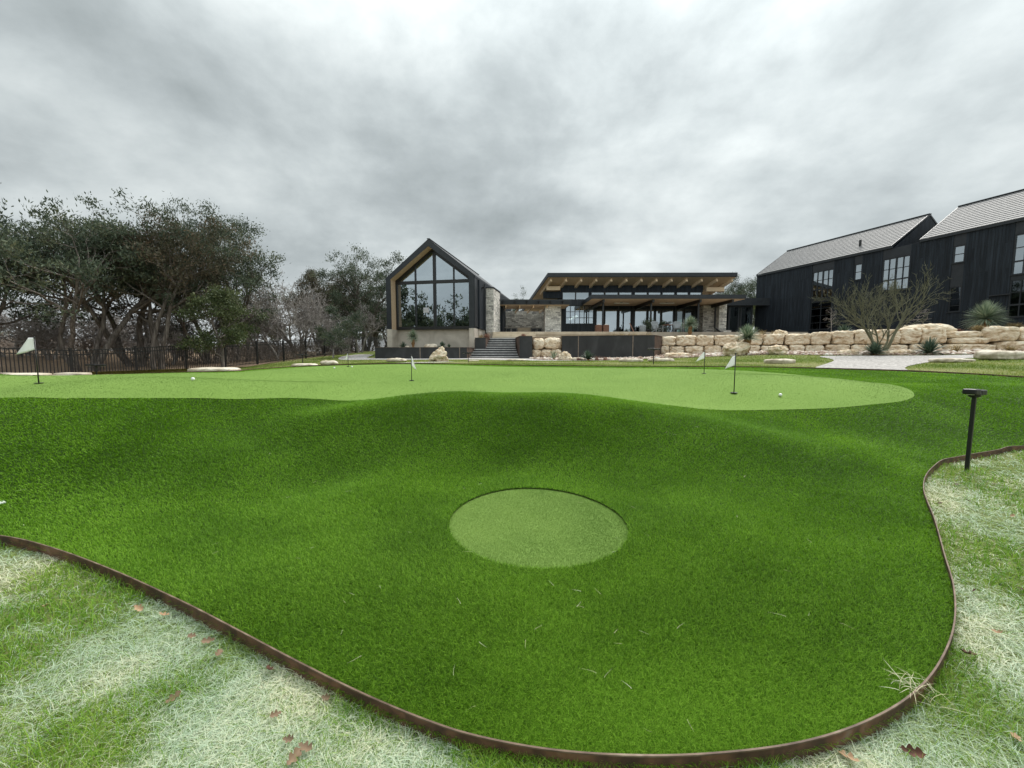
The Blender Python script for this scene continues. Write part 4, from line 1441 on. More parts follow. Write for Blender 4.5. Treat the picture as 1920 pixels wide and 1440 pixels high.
# stone piers, downspout, glazed link at the right
xs0, xs1, xs2 = at(1318, 600, YW - 1.2).x, at(1340, 600, YW - 1.2).x, at(1362, 600, YW - 1.8).x
MB().box(((xs0 + xs1) / 2, YW - .3, (PZ + 6.0) / 2 - .05), (xs1 - xs0, 1.8, 6.0 - PZ - .1)).build('stone_pier', MAT['stone'], ld)
MB().box(((xs1 + xs2) / 2 + .05, YW - .6, (PZ + 6.1) / 2 - .05), (xs2 - xs1 - .1, 2.4, 6.1 - PZ - .1)).build('stone_pier', MAT['stone_pale'], ld)
xd = at(1340.5, 600, YW - 1.9).x
MB().tube([(xd, YW - 1.9, 6.0), (xd, YW - 1.9, PZ + .75), (xd + .25, YW - 2.0, PZ + .5), (xd + .62, YW - 2.1, PZ + .2)], .085, 8).build('downspout', MAT['black_metal'], ld)
for k, (w, z) in enumerate(((1.3, .22), (.75, .48))):
    MB().box((xs2 + .3 - k * .25, YW - 1.6, PZ + z / 2 + k * .001), (w, .7, z)).build('stone_step', MAT['stone_pale'], ld)
lk0, lk1 = at(1362, 600, YW).x, at(1420, 600, YW).x
zl0, zl1 = at(1390, 573.5, YW).z, at(1390, 560, YW).z
MB().box(((lk0 + lk1) / 2 + .6, YW + 1.5, (zl0 + zl1) / 2), (lk1 - lk0 + 1.6, 4.0, zl1 - zl0)).build('link_roof', MAT['frame_metal'], ld)
for k, (a, b, g) in enumerate(((1368, 1385, 'glass_green'), (1389.5, 1410, 'glass_green'))):
    xa, xb = at(a, 600, YW).x, at(b, 600, YW).x
    m_ = MB()
    for (cx_, cz_, sx, sz) in ((xa, (PZ + zl0) / 2, .12, zl0 - PZ), (xb, (PZ + zl0) / 2, .12, zl0 - PZ), ((xa + xb) / 2, PZ + .06, xb - xa - .125, .12), ((xa + xb) / 2, zl0 - .06, xb - xa - .125, .12)):
        m_.box((cx_, YW + .1, cz_), (sx, .16, sz))
    wo = m_.build('link_window', MAT['frame_metal'], ld)
    MB().box(((xa + xb) / 2, YW + .11, (PZ + zl0) / 2), (xb - xa - .05, .02, zl0 - PZ - .05)).build('pane', MAT[g], wo)
MB().box(((lk0 + lk1) / 2 + .8, YW + 3.4, (PZ + zl0) / 2), (lk1 - lk0 + 1.2, .2, zl0 - PZ - .01)).build('link_wall', MAT['char'], ld)

# porch canopy over the terrace
YC0, YC1 = 34.0, YW - .02
zc0, zc1 = at(1200, 560, YC0).z, at(1200, 552.3, YC0).z
xc0, xc1 = at(1109, 556, YC0).x, at(1400, 556, YC0).x
cn = MB().box(((xc0 + xc1) / 2, (YC0 + YC1) / 2, (zc0 + zc1) / 2), (xc1 - xc0, YC1 - YC0, zc1 - zc0)).build('canopy', MAT['frame_metal'], ld)
MB().box(((xc0 + xc1) / 2, (YC0 + YC1) / 2 + .03, zc0 - .012), (xc1 - xc0 - .12, YC1 - YC0 - .1, .02)).build('soffit', MAT['soffit'], cn)
for px in (1132, 1225, 1313.5, 1374):
    x = at(px, 565, YC0 + .25).x
    MB().prism([(x - .08, YC0 + .2, zc0 - .03), (x - .08, YC1 - .05, zc0 - .03), (x - .08, YC1 - .05, zc0 - .40), (x - .08, YC0 + .2, zc0 - .27)], (.16, 0, 0)).build('beam', MAT['black_metal'], cn)
for px in (1130.5, 1220, 1308.5):
    x = at(px, 600, YC0 + .8).x
    MB().box((x, YC0 + .8, (PZ + zc0) / 2 - .13), (.13, .13, zc0 - PZ - .27)).build('post', MAT['black_metal'], cn)
for px in (1165.5, 1250.5):
    x = at(px, 566, YC0 + 2.2).x
    MB().box((x, YC0 + 2.2, zc0 - .11), (1.35, .22, .07)).build('heater', MAT['heater'], cn)
    MB().box((x, YC0 + 2.2, zc0 - .05), (.2, .1, .06)).build('heater_bracket', MAT['black_metal'], cn)

# pendant lamps glowing behind the gridded window
for k, (px, py) in enumerate(((1069.5, 598), (1075, 595.5), (1080.5, 593))):
    p = at(px, py, YW + 1.2)
    t = empty('pendant_lamp', p, ['white pendant lamp behind the gridded window, lowest of three', 'white pendant lamp behind the gridded window, middle one',
                                  'white pendant lamp behind the gridded window, highest of three'][k], 'lamp', 'lamps behind the gridded window')
    MB().lathe(p, [(.16, -.1), (.18, -.02), (.10, .1), (.02, .12)], 12).build('lamp_shade', MAT['lamp'], t, smooth=True)
    MB().tube([p + Vector((0, 0, .1)), Vector((p.x, p.y, 6.4))], .01, 5).build('cord', MAT['black_metal'], t)

# ================================================================== BLACK BARNS at the right
bd = Vector((.294, -.956, 0)).normalized()      # along the facade, towards the camera
bn = Vector((.956, .294, 0)).normalized()       # into the building
bO = Vector((25.0, 40.0, 0))
EZ, RZ, DEP = 9.23, 11.92, 4.0
BZ = 2.2


def BP(s, t, z):
    p = bO + bd * s + bn * t
    return Vector((p.x, p.y, z))


def fac(px, py):
    q = at_plane(px, py, bO, bn)
    return (q - bO).dot(bd), q.z


AXB = (bd, bn, (0, 0, 1))


def barn(name, label, s0, s1, link=None):
    t = empty(name, BP((s0 + s1) / 2, DEP, BZ), label, 'barn')
    mb = MB()
    e = EZ - .03
    prof = lambda s: [BP(s, .12, BZ), BP(s, .12, e), BP(s, DEP, RZ - .13), BP(s, 2 * DEP, e), BP(s, 2 * DEP, BZ)]
    return t, prof


wins = {   # front windows: (px corners) left-top, right-bottom on the facade, columns, rows
    'far': [((1523, 511), (1557.5, 557), 4, 3, 'glass'), ((1519.5, 567), (1556, 617), 2, 4, 'glass_dark'), ((1601.5, 496), (1614.8, 524), 1, 2, 'glass'), ((1654.5, 487), (1702.5, 541), 4, 3, 'glass')],
    'near': [((1787, 462), (1808, 491), 1, 2, 'glass'), ((1781, 538), (1802.5, 584), 1, 4, 'glass_dark'), ((1902, 440), (1962, 508), 3, 3, 'glass'), ((1897, 525), (1950, 592), 3, 3, 'glass_dark')],
}


def facade(t, s0, s1, ws, zt):
    """boarded front wall with real openings: strips between window columns"""
    cuts = []
    rects = []
    for (a, b, nc, nr, gm) in ws:
        sa, za = fac(*a)
        sb, zb_ = fac(*b)
        sm, zm = fac((a[0] + b[0]) / 2, (a[1] + b[1]) / 2)
        # heights at the middle of the window, so that the frame is level
        rects.append([sa, sb, zb_, za, nc, nr, gm])
    # align openings standing above one another
    rects.sort(key=lambda r: r[0])
    cols = []
    for r in rects:
        if cols and abs(cols[-1][0][0] - r[0]) < 1.0 and r[0] < cols[-1][0][1]:
            r[0], r[1] = cols[-1][0][0], cols[-1][0][1]
            cols[-1].append(r)
        else:
            cols.append([r])
    wall = MB()
    cur = s0
    th = .22

    def slab(m, sa, sb, za, zb_, off=0.0, th_=th):
        if sb - sa < .002 or zb_ - za < .002: return
        m.box(BP((sa + sb) / 2, th_ / 2 + off, (za + zb_) / 2), (sb - sa, th_, zb_ - za), AXB)
    for col in cols:
        sa, sb = col[0][0], col[0][1]
        slab(wall, cur, sa, BZ, zt)
        zz = BZ
        for r in sorted(col, key=lambda r: r[2]):
            if zz > BZ:
                panel = MB()
                slab(panel, sa, sb, zz, r[2], .03)
                if panel.v: panel.build('spandrel', MAT['frame_metal'], t)
            else:
                slab(wall, sa, sb, zz, r[2], 0)
            zz = r[3]
        panel = MB()
        slab(panel, sa, sb, zz, zt, .03)
        if panel.v: panel.build('spandrel', MAT['frame_metal'], t)
        cur = sb
        for r in col:
            _, _, z0_, z1_, nc, nr, gm = r
            m_ = MB()
            fw = .07
            for k in range(nc + 1):
                s = sa + (sb - sa) * k / nc
                w = fw if k in (0, nc) else (.08 if nc == 4 and k == 2 else .035)
                s = s + (fw / 2 if k == 0 else (-fw / 2 if k == nc else 0))
                m_.box(BP(s, .09, (z0_ + z1_) / 2), (w, .1, z1_ - z0_), AXB)
            for k in range(nr + 1):
                z = z0_ + (z1_ - z0_) * (k / nr)
                z += fw / 2 if k == 0 else (-fw / 2 if k == nr else 0)
                m_.box(BP((sa + sb) / 2, .093, z), (sb - sa - .01, .09, fw if k in (0, nr) else (.09 if (nr == 3 and k == 1) else .035)), AXB)
            wo = m_.build('window', MAT['frame_metal'], t)
            MB().box(BP((sa + sb) / 2, .11, (z0_ + z1_) / 2), (sb - sa - .02, .02, z1_ - z0_ - .02), AXB).build('pane', MAT[gm], wo)
            MB().box(BP((sa + sb) / 2, -.01, z0_ - .015), (sb - sa + .04, .10, .03), AXB).build('sill', MAT['frame_metal'], wo)
    slab(wall, cur, s1, BZ, zt)
    wall.build('front_wall', MAT['char'], t)


def slate_roof(t, s0, s1):
    """courses of tiles, each lapping the one below"""
    mb = MB()
    n = 15
    lap = .018
    for side in (0, 1):
        for k in range(n):
            f0, f1 = k / n, (k + 1) / n + .01
            ta, tb = -.10 + (DEP + .10) * f0, -.10 + (DEP + .10) * f1
            za, zb_ = EZ + (RZ - EZ) * f0, EZ + (RZ - EZ) * f1
            if side: ta, tb = 2 * DEP - ta, 2 * DEP - tb
            a, b, c, d = BP(s0, ta, za + .048), BP(s1, ta, za + .048), BP(s1, tb, zb_ + .012), BP(s0, tb, zb_ + .012)
            lo = Vector((0, 0, -.052))
            mb.quad(a, b, c, d)
            mb.quad(a + lo, b + lo, b, a)
    r = mb.build('roof', MAT['slate'], t)
    MB().bar(BP(s0 - .02, DEP, RZ + .03), BP(s1 + .02, DEP, RZ + .03), .26, .06).build('ridge_cap', MAT['frame_metal'], r)
    MB().box(BP((s0 + s1) / 2, -.03, EZ - .09), (s1 - s0, .14, .14), AXB).build('gutter', MAT['frame_metal'], r)
    mb = MB()
    for s in (s0 + .03, s1 - .03):
        for (ta, za, tb, zb_) in ((-.10, EZ - .02, DEP, RZ - .02), (DEP, RZ - .02, 2 * DEP + .1, EZ - .02)):
            mb.bar(BP(s, ta, za), BP(s, tb, zb_), .06, .12)
    mb.build('verge', MAT['frame_metal'], r)
    return r


def shell(t, s0, s1):
    mb = MB()
    for s in (s0 + .02, s1 - .20):
        mb = MB()
        mb.prism([BP(s, .23, BZ), BP(s, .23, EZ - .1), BP(s, DEP, RZ - .12), BP(s, 2 * DEP - .2, EZ - .1), BP(s, 2 * DEP - .2, BZ)], bd * .18)
        mb.build('gable_wall', MAT['char'], t)
    MB().box(BP((s0 + s1) / 2, 2 * DEP - .1, (BZ + EZ) / 2 - .1), (s1 - s0 - .05, .2, EZ - BZ - .2), AXB).build('back_wall', MAT['char'], t)
    mb = MB()
    for z in (BZ + .6, BZ + 3.6):
        mb.box(BP((s0 + s1) / 2, 2.2, z), (s1 - s0 - .5, 3.6, .15), AXB)
    mb.box(BP((s0 + s1) / 2, 4.05, (BZ + EZ) / 2 - .3), (s1 - s0 - .5, .1, EZ - BZ - .8), AXB)
    mb.build('room_interior', MAT['interior'], t)


fb_ = empty('black_barn', BP(5.6, DEP, BZ), 'farther black boarded building with a grey tiled roof and a vent pipe', 'building', 'black boarded buildings at the right')
facade(fb_, 0, 12.75, wins['far'], EZ - .16)
shell(fb_, 0, 11.2)
r = slate_roof(fb_, 0, 11.2)
s_, z_ = 8.35, 0
pv = BP(s_, 1.15, EZ + (RZ - EZ) * (1.15 / DEP))
MB().tube([pv - Vector((0, 0, .1)), pv + Vector((0, 0, .52))], .085, 10).build('vent_pipe', MAT['black_metal'], r)
mb = MB()
mb.box(BP(12.0, 4.2, EZ - .12), (1.6, 7.6, .14), AXB)
mb.build('flat_roof', MAT['frame_metal'], fb_)
nb = empty('black_barn', BP(19, DEP, BZ), 'nearer black boarded building cut by the right frame edge, under a large tiled roof', 'building', 'black boarded buildings at the right')
facade(nb, 12.754, 21.0, wins['near'], EZ - .16)
shell(nb, 12.78, 21.0)
slate_roof(nb, 12.78, 21.0)
sc_, zc_ = fac(1876, 553)
MB().box(BP(sc_, -.08, zc_), (.9, .14, .06), AXB).build('wall_shelf', MAT['frame_metal'], nb)
# ================================================================== ROCKS
def ico(level):
    import bmesh
    bm = bmesh.new()
    bmesh.ops.create_icosphere(bm, subdivisions=level, radius=1)
    v = [p.co.copy() for p in bm.verts]
    f = [tuple(q.index for q in p.verts) for p in bm.faces]
    bm.free()
    return v, f


ICO = {k: ico(k) for k in (2, 3, 4)}


def rock(name, c, size, seed, mat, parent=None, p=3.5, rz=0.0, level=4, peak=0.0, skew=0.0, rough=.13, label=None, cat='boulder', group=None, tiltx=0.0):
    vs, fs = ICO[level]
    off = Vector((seed * 7.31, seed * 3.17, seed * 1.7))
    out = []
    R = Matrix.Rotation(rz, 3, 'Z') @ Matrix.Rotation(tiltx, 3, 'X')
    c = Vector(c)
    m = max(size)
    for n in vs:
        q = (abs(n.x) ** p + abs(n.y) ** p + abs(n.z) ** p) ** (-1 / p)
        s = Vector((n.x * size[0], n.y * size[1], n.z * size[2])) * (q * .5)
        if peak:                    # narrows towards a top that leans to one side
            h = max(0.0, s.z / size[2] + .5)
            k = 1 - peak * h ** .8
            s = Vector((s.x * k + skew * size[0] * h, s.y * k, s.z))
        w = s / max(m * .45, .25)
        d = noise.noise(w * 1.1 + off) * .9 - abs(noise.noise(w * 2.3 + off * 2)) * 1.1 + .25 - abs(noise.noise(w * 5.0 + off)) * .7 - abs(noise.noise(w * 11 + off)) * .4
        s = s + Vector((n.x, n.y, n.z * .8)) * d * rough * min(size[0], size[2] * 1.6)
        # bedding ledges, as quarried limestone has
        s = s + Vector((n.x, n.y, 0)) * noise.noise(Vector((off.x, off.y, s.z * 6 / max(.4, size[2])))) * rough * .5 * size[2]
        out.append(R @ s + c)
    o = MB().add(out, fs).build(name, mat, parent, origin=None if parent else c, smooth=True, uv=False)
    if label: tag(o, label, cat, group)
    return o


rw = empty('retaining_wall', (RW0.x + rwd.x * 8, RW0.y + rwd.y * 8, 1.4), 'long dry laid retaining wall of cream limestone blocks below the dark buildings', 'stone wall')
R5 = random.Random(11)
ang = math.atan2(rwd.y, rwd.x)


def wall_px(px):
    """distance along the wall under a picture column"""
    u = (px - CX) / FPX
    # (x0 + dx s) = u (y0 + dy s)
    return (u * RW0.y - RW0.x) / (rwd.x - u * rwd.y)


def wblock(s0, s1, z0, z1, setb=0.0, seed=0, p=8.0, rough=.088):
    c = RW0 + rwd * ((s0 + s1) / 2) + rwn * (.25 + setb)
    rock('stone_block', (c.x, c.y, (z0 + z1) / 2), ((s1 - s0) * 1.0, .95, (z1 - z0) * 1.03), seed, MAT['limestone'], rw, p=p, rz=ang + R5.uniform(-.03, .03), rough=rough, level=4)


top_px = [1238, 1265, 1303, 1337, 1382, 1428, 1468, 1517, 1556, 1597, 1640, 1683, 1722, 1770]
bot_px = [1238, 1254, 1283, 1318, 1352, 1390, 1424, 1445, 1477, 1506, 1545, 1592, 1640, 1700, 1760]
TZ = [2.50, 2.52, 2.52, 2.52, 2.54, 2.52, 2.54, 2.56, 2.62, 2.66, 2.70, 2.72, 2.72]
MIDZ = 1.83
seed = 0
for a, b, z in zip(top_px[:-1], top_px[1:], TZ):
    seed += 1
    wblock(wall_px(a), wall_px(b), MIDZ, z + R5.uniform(-.03, .03), .06, seed)
for a, b in zip(bot_px[:-1], bot_px[1:]):
    seed += 1
    wblock(wall_px(a), wall_px(b), 1.12, MIDZ - R5.uniform(0, .06), R5.uniform(-.12, .05), seed, p=6)
# toward the right the blocks turn into long flat ledges
for (a, b, z0, z1, sb) in [(1768, 1845, 2.12, 2.50, .15), (1775, 1850, 1.80, 2.14, .02), (1762, 1866, 1.32, 1.80, -.1), (1832, 1907, 1.92, 2.72, -.02), (1858, 1935, 1.36, 1.92, -.08),
                           (1905, 1990, 1.9, 2.7, .05), (1812, 1905, 1.12, 1.42, -.45), (1930, 2060, 1.3, 1.9, 0), (1985, 2090, 1.9, 2.6, .05)]:
    seed += 1
    wblock(wall_px(a), wall_px(b), z0, z1, sb, seed, p=4, rough=.10)

# boulders packed between the stairs and the long planter
bw = empty('boulder_wall', (2.5, 27.7, .95), 'short wall of cream boulders between the stairs and the long steel planter', 'stone wall')
for k, (a, b, y0, y1) in enumerate([(999, 1021, 634, 655), (1020, 1054, 632, 655), (996, 1015, 655, 671), (1014, 1034, 655, 671), (1032, 1055, 654, 670)]):
    p0, p1 = at(a, y1, 27.7), at(b, y0, 27.7)
    rock('stone_block', ((p0.x + p1.x) / 2, 27.9, (p0.z + p1.z) / 2), ((p1.x - p0.x) * 1.02, 1.0, (p1.z - p0.z) * 1.02), 60 + k, MAT['limestone'], bw, p=3.4, rough=.10, level=4)

L_, LG = MAT['limestone'], MAT['limestone_grey']


def gr_rock(px, Y, w, d, h, seed, lab, mat=LG, p=2.6, rough=.16, dz=None, rz=0.0, peak=0.0, skew=0.0, group='loose limestone rocks', tilt=0.0):
    b = G(px, Y, LAWN)
    if dz is not None: b.z = dz
    rock('boulder', (b.x, b.y, b.z + h * .36), (w, d, h), seed, mat, None, p=p, rough=rough, rz=rz, peak=peak, skew=skew, label=lab, group=group, tiltx=tilt)


gr_rock(824, 20.5, 1.55, 1.1, .95, 101, 'large peaked cream boulder before the low steel planter', L_, p=2.4, rough=.16, peak=.72, skew=.06)
gr_rock(745, 21.5, 1.15, .7, .26, 102, 'low knobbly rock in the grass before the left part of the low planter', rough=.2)
gr_rock(572, 17.0, 1.05, .7, .19, 103, 'flat pale boulder on the grass in front of the fence', p=3.5, rough=.1)
gr_rock(617, 21.0, 1.0, .6, .28, 104, 'small lumpy rock right of the flat boulder near the fence')
gr_rock(1061, 23.4, 1.0, .8, .72, 105, 'cream boulder at the left foot of the long steel planter', L_, peak=.55, skew=-.08)
gr_rock(1082, 23.2, .7, .5, .22, 106, 'small stone right of the boulder by the long planter')
gr_rock(968, 21.6, 1.15, .5, .16, 107, 'low crumbly rock in the grass in front of the dark stairs', rough=.24)
gr_rock(888, 20.8, .6, .4, .10, 108, 'thin flat stone in the grass left of the crumbly rock')
gr_rock(1183, 19.5, 1.2, .6, .20, 109, 'flat white slab below the long planter, the left of two', p=3.4, rough=.1)
gr_rock(1239, 19.5, 1.3, .6, .20, 110, 'flat white slab beside a path light, the right of two', p=3.4, rough=.1)
gr_rock(1378, 22.2, 1.5, .9, .95, 111, 'large cream boulder at the foot of the block wall left of a trunked yucca', L_, p=2.6, rough=.14)
gr_rock(1458, 21.6, .95, .7, .62, 112, 'rounded boulder at the foot of the block wall right of a trunked yucca', L_)
gr_rock(1590, 20.3, .9, .6, .34, 113, 'low pointed rock left of the spiky plant under the bare tree', L_)
gr_rock(1462, 15.9, 1.15, .7, .24, 114, 'flat cream slab on the lawn left of the gravel path', p=3.6, rough=.1)
gr_rock(1785, 14.4, 1.35, .7, .17, 115, 'thin ragged slab on the lawn right of the gravel path', p=3.4, rough=.18)
gr_rock(1884, 14.6, 1.9, .8, .40, 116, 'large cream slab on the lawn at the right frame edge', p=3.8, rough=.12, tilt=.05)
gr_rock(1270, 24.2, 1.6, .7, .36, 117, 'low rock lying in pebbles before the left end of the block wall', L_)
gr_rock(1655, 19.6, .9, .6, .24, 130, 'low stone in the pebbles right of the bare tree', L_)
gr_rock(1693, 19.6, 1.2, .6, .30, 131, 'pale low stone between the two spiky plants before the wall', L_)
# flat white stones along the left edge of the green
gr_rock(20, 9.5, 1.6, .7, .10, 118, 'long flat white stone at the left frame edge beyond the green', p=4, rough=.06)
gr_rock(132, 9.9, .9, .45, .13, 119, 'flat white stone left of the raised slab before the fence', p=4, rough=.06)
gr_rock(137, 9.9, .75, .35, .08, 120, 'raised white slab on top of the flat stones before the fence', p=5, rough=.04, dz=G(132, 9.9).z + .05)
gr_rock(216, 10.0, 1.1, .4, .11, 121, 'thin white stone right of the raised slab before the fence', p=4, rough=.06)
gr_rock(402, 11.2, 1.35, .6, .20, 122, 'white flat stone where the green meets the fence and lawn', p=4, rough=.07)
# rocks lying in the low planter and on the bank
gr_rock(809, 28.2, 1.0, .6, .42, 123, 'smooth white rock in the low planter under the tall glass', p=2.4, rough=.08, dz=1.62)
gr_rock(764, 28.2, .42, .35, .26, 124, 'small white rock in the low planter beside the yucca trunk', p=2.4, rough=.08, dz=1.62)
gr_rock(751, 28.0, .22, .2, .18, 125, 'tiny white rock in the low planter left of the yucca trunk', p=2.4, rough=.08, dz=1.62)
s = wall_px(1738)
c = RW0 + rwd * s + rwn * .75
rock('boulder', (c.x, c.y, 2.50), (2.6, 1.3, .98), 126, L_, None, p=2.3, rz=ang, rough=.09, label='big rounded pale boulder humped on top of the block wall', group='loose limestone rocks')
s = wall_px(1462)
c = RW0 + rwd * s + rwn * .7
rock('boulder', (c.x, c.y, 2.56), (.9, .6, .5), 127, L_, None, p=2.5, rz=ang, rough=.15, label='small pinkish rock perched on the block wall by a yucca', group='loose limestone rocks')

# pebbles in the bed before the wall
prs = np.random.default_rng(31)
x = prs.uniform(0, 27, 9000)
y = prs.uniform(17, 28.5, 9000)
k = inside(BED, x, y)
x, y = x[k], y[k]
m = len(x)
vs2, fs2 = ICO[2]
sv = np.array([tuple(v) for v in vs2])
# a few faces are enough for a pebble: use the coarse solid
import bmesh
bm = bmesh.new(); bmesh.ops.create_icosphere(bm, subdivisions=1, radius=1)
sv = np.array([tuple(v.co) for v in bm.verts]); sf = np.array([[q.index for q in f.verts] for f in bm.faces]); bm.free()
sc = (.05 + .09 * prs.random(m) ** 2)[:, None, None] * np.stack([.8 + .5 * prs.random(m), .8 + .5 * prs.random(m), .5 + .3 * prs.random(m)], 1)[:, None, :]
V = sv[None] * sc * (1 + .25 * prs.standard_normal((m, len(sv), 1)))
V += np.c_[x, y, Hn(x, y) + LAWN + .05][:, None, :]
F = (np.arange(m) * len(sv))[:, None, None] + sf[None]
o = np_mesh('pebbles', V.reshape(-1, 3), F.reshape(-1, 3), MAT['pebble'], attrs={'tint': np.repeat(prs.random(m), len(sv))})
o['kind'] = 'stuff'

# ================================================================== SPIKY PLANTS
def blade_ball(name, c, R, n, mat, parent, e0=-25, e1=88, width=.03, droop=.12, seed=1, nseg=3, up=0.0):
    """stiff narrow leaves fanning out from one heart"""
    g = np.random.default_rng(seed)
    el = np.radians(e0 + (e1 - e0) * g.random(n) ** .85)
    az = g.random(n) * 2 * math.pi
    L = R * (.78 + .25 * g.random(n))
    d = np.c_[np.cos(el) * np.cos(az), np.cos(el) * np.sin(az), np.sin(el)]
    wv = np.c_[-np.sin(az), np.cos(az), np.zeros(n)]
    wv += g.standard_normal((n, 3)) * .25
    V = np.empty((n, 2 * nseg + 1, 3))
    for i in range(nseg + 1):
        s = i / nseg
        p = np.array(c)[None] + d * (L * (.05 + .95 * s))[:, None]
        p[:, 2] -= droop * L * s * s * (np.cos(el) + .15)
        if i < nseg:
            w = width * (1 - .6 * s) * (.7 + .6 * g.random(n))
            V[:, 2 * i] = p - wv * (w / 2)[:, None]
            V[:, 2 * i + 1] = p + wv * (w / 2)[:, None]
        else:
            V[:, 2 * nseg] = p
    T = []
    for i in range(nseg - 1):
        T += [[2 * i, 2 * i + 1, 2 * i + 3], [2 * i, 2 * i + 3, 2 * i + 2]]
    T.append([2 * nseg - 2, 2 * nseg - 1, 2 * nseg])
    F = ((np.arange(n) * (2 * nseg + 1))[:, None, None] + np.array(T)[None]).reshape(-1, 3)
    return np_mesh(name, V.reshape(-1, 3), F, mat, parent, attrs={'tint': np.repeat(g.random(n), 2 * nseg + 1)})


def yucca(b, trunk, R, n, lab, seed, e0=-30, group='trunked yuccas', width=.032):
    t = empty('yucca', b, lab, 'yucca', group)
    b = Vector(b)
    head = b + Vector((0, 0, trunk))
    if trunk > .15:
        prof = []
        for k in range(9):
            s = k / 8
            prof.append((R * (.15 + .05 * math.sin(k * 2.1) + .05 * s), trunk * s))
        MB().lathe(b - Vector((0, 0, .05)), prof, 10).build('trunk', MAT['dead_leaf'], t, smooth=True)
        blade_ball('dead_skirt', head - Vector((0, 0, trunk * .1)), min(trunk * .85, R * .7), 90, MAT['dead_leaf'], t, -88, -62, .05, .0, seed + 50)
    blade_ball('leaf_crown', head, R, n, MAT['yucca'], t, e0, 88, width, .14, seed)
    return t


def yucca_px(px, py_base, py_head, Y, R, n, lab, seed, zb=None, **kw):
    b = G(px, Y, LAWN) if zb is None else Vector((at(px, 640, Y).x, Y, zb))
    hz = at(px, py_head, Y).z
    return yucca(b, max(.05, hz - b.z), R, n, lab, seed, **kw)


yucca_px(774.5, 650, 631, 28.3, .62, 420, 'grey green yucca with a tan trunk in the low planter under the tall glass', 1, zb=1.62, e0=-50)
yucca_px(1293, 625, 608, 30.6, .78, 620, 'round grey green yucca on the patio edge before the stone pier', 2, zb=2.46, e0=-35)
yucca_px(1400, 656, 634, 22.4, .92, 620, 'yucca with a stout tan trunk standing before the block wall', 3, e0=-10)
yucca_px(1844, 615, 597, 21.9, 1.12, 1100, 'largest yucca, a wide grey green dome against the nearer black building', 4, zb=2.46, e0=-38, width=.026)


def rosette(px, Y, R, n, lab, seed, zb=None, mat='agave', width=.055, e0=4, dx=0.0):
    b = G(px, Y, LAWN + .03) if zb is None else Vector((at(px, 640, Y).x, Y, zb))
    t = empty('spiky_plant', b, lab, 'spiky plant', 'low rosettes of stiff leaves')
    blade_ball('leaves', b + Vector((0, 0, .06)), R, n, MAT[mat], t, e0, 85, width, .22, seed)
    MB().lathe(b - Vector((0, 0, .04)), [(.06, 0), (.08, .06), (.05, .14)], 8).build('stem', MAT['dead_leaf'], t)
    return t


rosette(756, 28.1, .52, 90, 'dark spiky rosette between two tiny white rocks in the low planter', 11, 1.64)
rosette(829, 28.1, .56, 110, 'dark spiky rosette right of the smooth white rock in the low planter', 12, 1.64)
rosette(842, 28.3, .34, 60, 'small spiky rosette at the right of the low planter', 13, 1.64)
rosette(1038, 24.3, .72, 50, 'sparse yellowish spiky plant by the boulder wall beside the long planter', 14, mat='yucca', width=.045, e0=20)
rosette(1103, 22.8, .66, 170, 'green spiky rosette before the middle of the long steel planter', 15)
rosette(1639, 19.5, .78, 230, 'dark green spiky plant at the foot of the bare tree', 16)
rosette(1742, 18.8, .92, 190, 'wide dark green spiky plant before the right part of the block wall', 17)
rosette(1582, 25.3, .85, 120, 'green spiky plant on the bank before the tall dark window', 18, 2.46)


def bunch(px, Y, Lh, n, lab, seed, mat='tan_grass', zb=None, spread=.55, width=.018, x=None):
    b = G(px, Y, LAWN + .02) if zb is None else Vector((at(px, 640, Y).x, Y, zb))
    g = np.random.default_rng(seed)
    az = g.random(n) * 2 * math.pi
    xx = b.x + g.standard_normal(n) * Lh * .12
    yy = b.y + g.standard_normal(n) * Lh * .12
    o = blades('bunch_grass', xx, yy, np.full(n, b.z - .03), Lh * (.6 + .5 * g.random(n)), np.full(n, width), spread * (.2 + .8 * g.random(n)), MAT[mat], 4, tint=g.random(n), az=az,
               origin=b, droop=.35, curl=.2)
    tag(o, lab, 'grass tuft', 'tufts of dry bunch grass')
    return o


bunch(1832, 21.0, .62, 420, 'tan grass tuft in front of the largest yucca', 21, zb=2.46, spread=.9)
bunch(1898, 21.2, .85, 420, 'tall tan grass tuft right of the largest yucca', 22, zb=2.46, spread=.8)
bunch(1706, 23.2, .62, 420, 'tan grass mound left of the humped boulder, the right of a pair', 23, zb=2.46, spread=.85)
bunch(1684, 23.6, .55, 380, 'tan grass mound behind the bare tree, the left of a pair', 24, zb=2.46, spread=.9)
bunch(1648, 24.4, .62, 320, 'pale grass tuft on the bank behind the bare tree trunk', 25, zb=2.46, spread=.8)
bunch(1770, 22.2, .6, 160, 'russet grass tuft right of the humped boulder', 26, 'red_grass', zb=2.46, spread=.6)
bunch(1793, 22.0, .42, 200, 'low russet mound on the wall left of the largest yucca', 27, 'red_grass', zb=2.46, spread=.95)
bunch(1792, 19.4, .8, 70, 'thin green tan tuft growing in front of the flat ledges', 28, spread=.45)
bunch(1680, 20.0, .45, 120, 'grey tan tuft on the lower blocks right of the bare tree', 29, spread=.8)
bunch(1894, 18.8, .62, 160, 'brownish tuft in front of the ledges near the right frame edge', 30, spread=.75)
bunch(1428, 27.4, .85, 90, 'thin dry grass on the bank right of the link window', 31, zb=2.46, spread=.55)
bunch(1450, 27.2, .7, 90, 'thin dry grass on the bank before the black boards', 32, zb=2.46, spread=.6)
bunch(1312, 30.0, .5, 160, 'low tan tuft right of the round patio yucca', 33, zb=2.46, spread=.8)
bunch(1330, 29.8, .35, 160, 'low grey tan cushion before the stone pier', 34, zb=2.46, spread=.9)
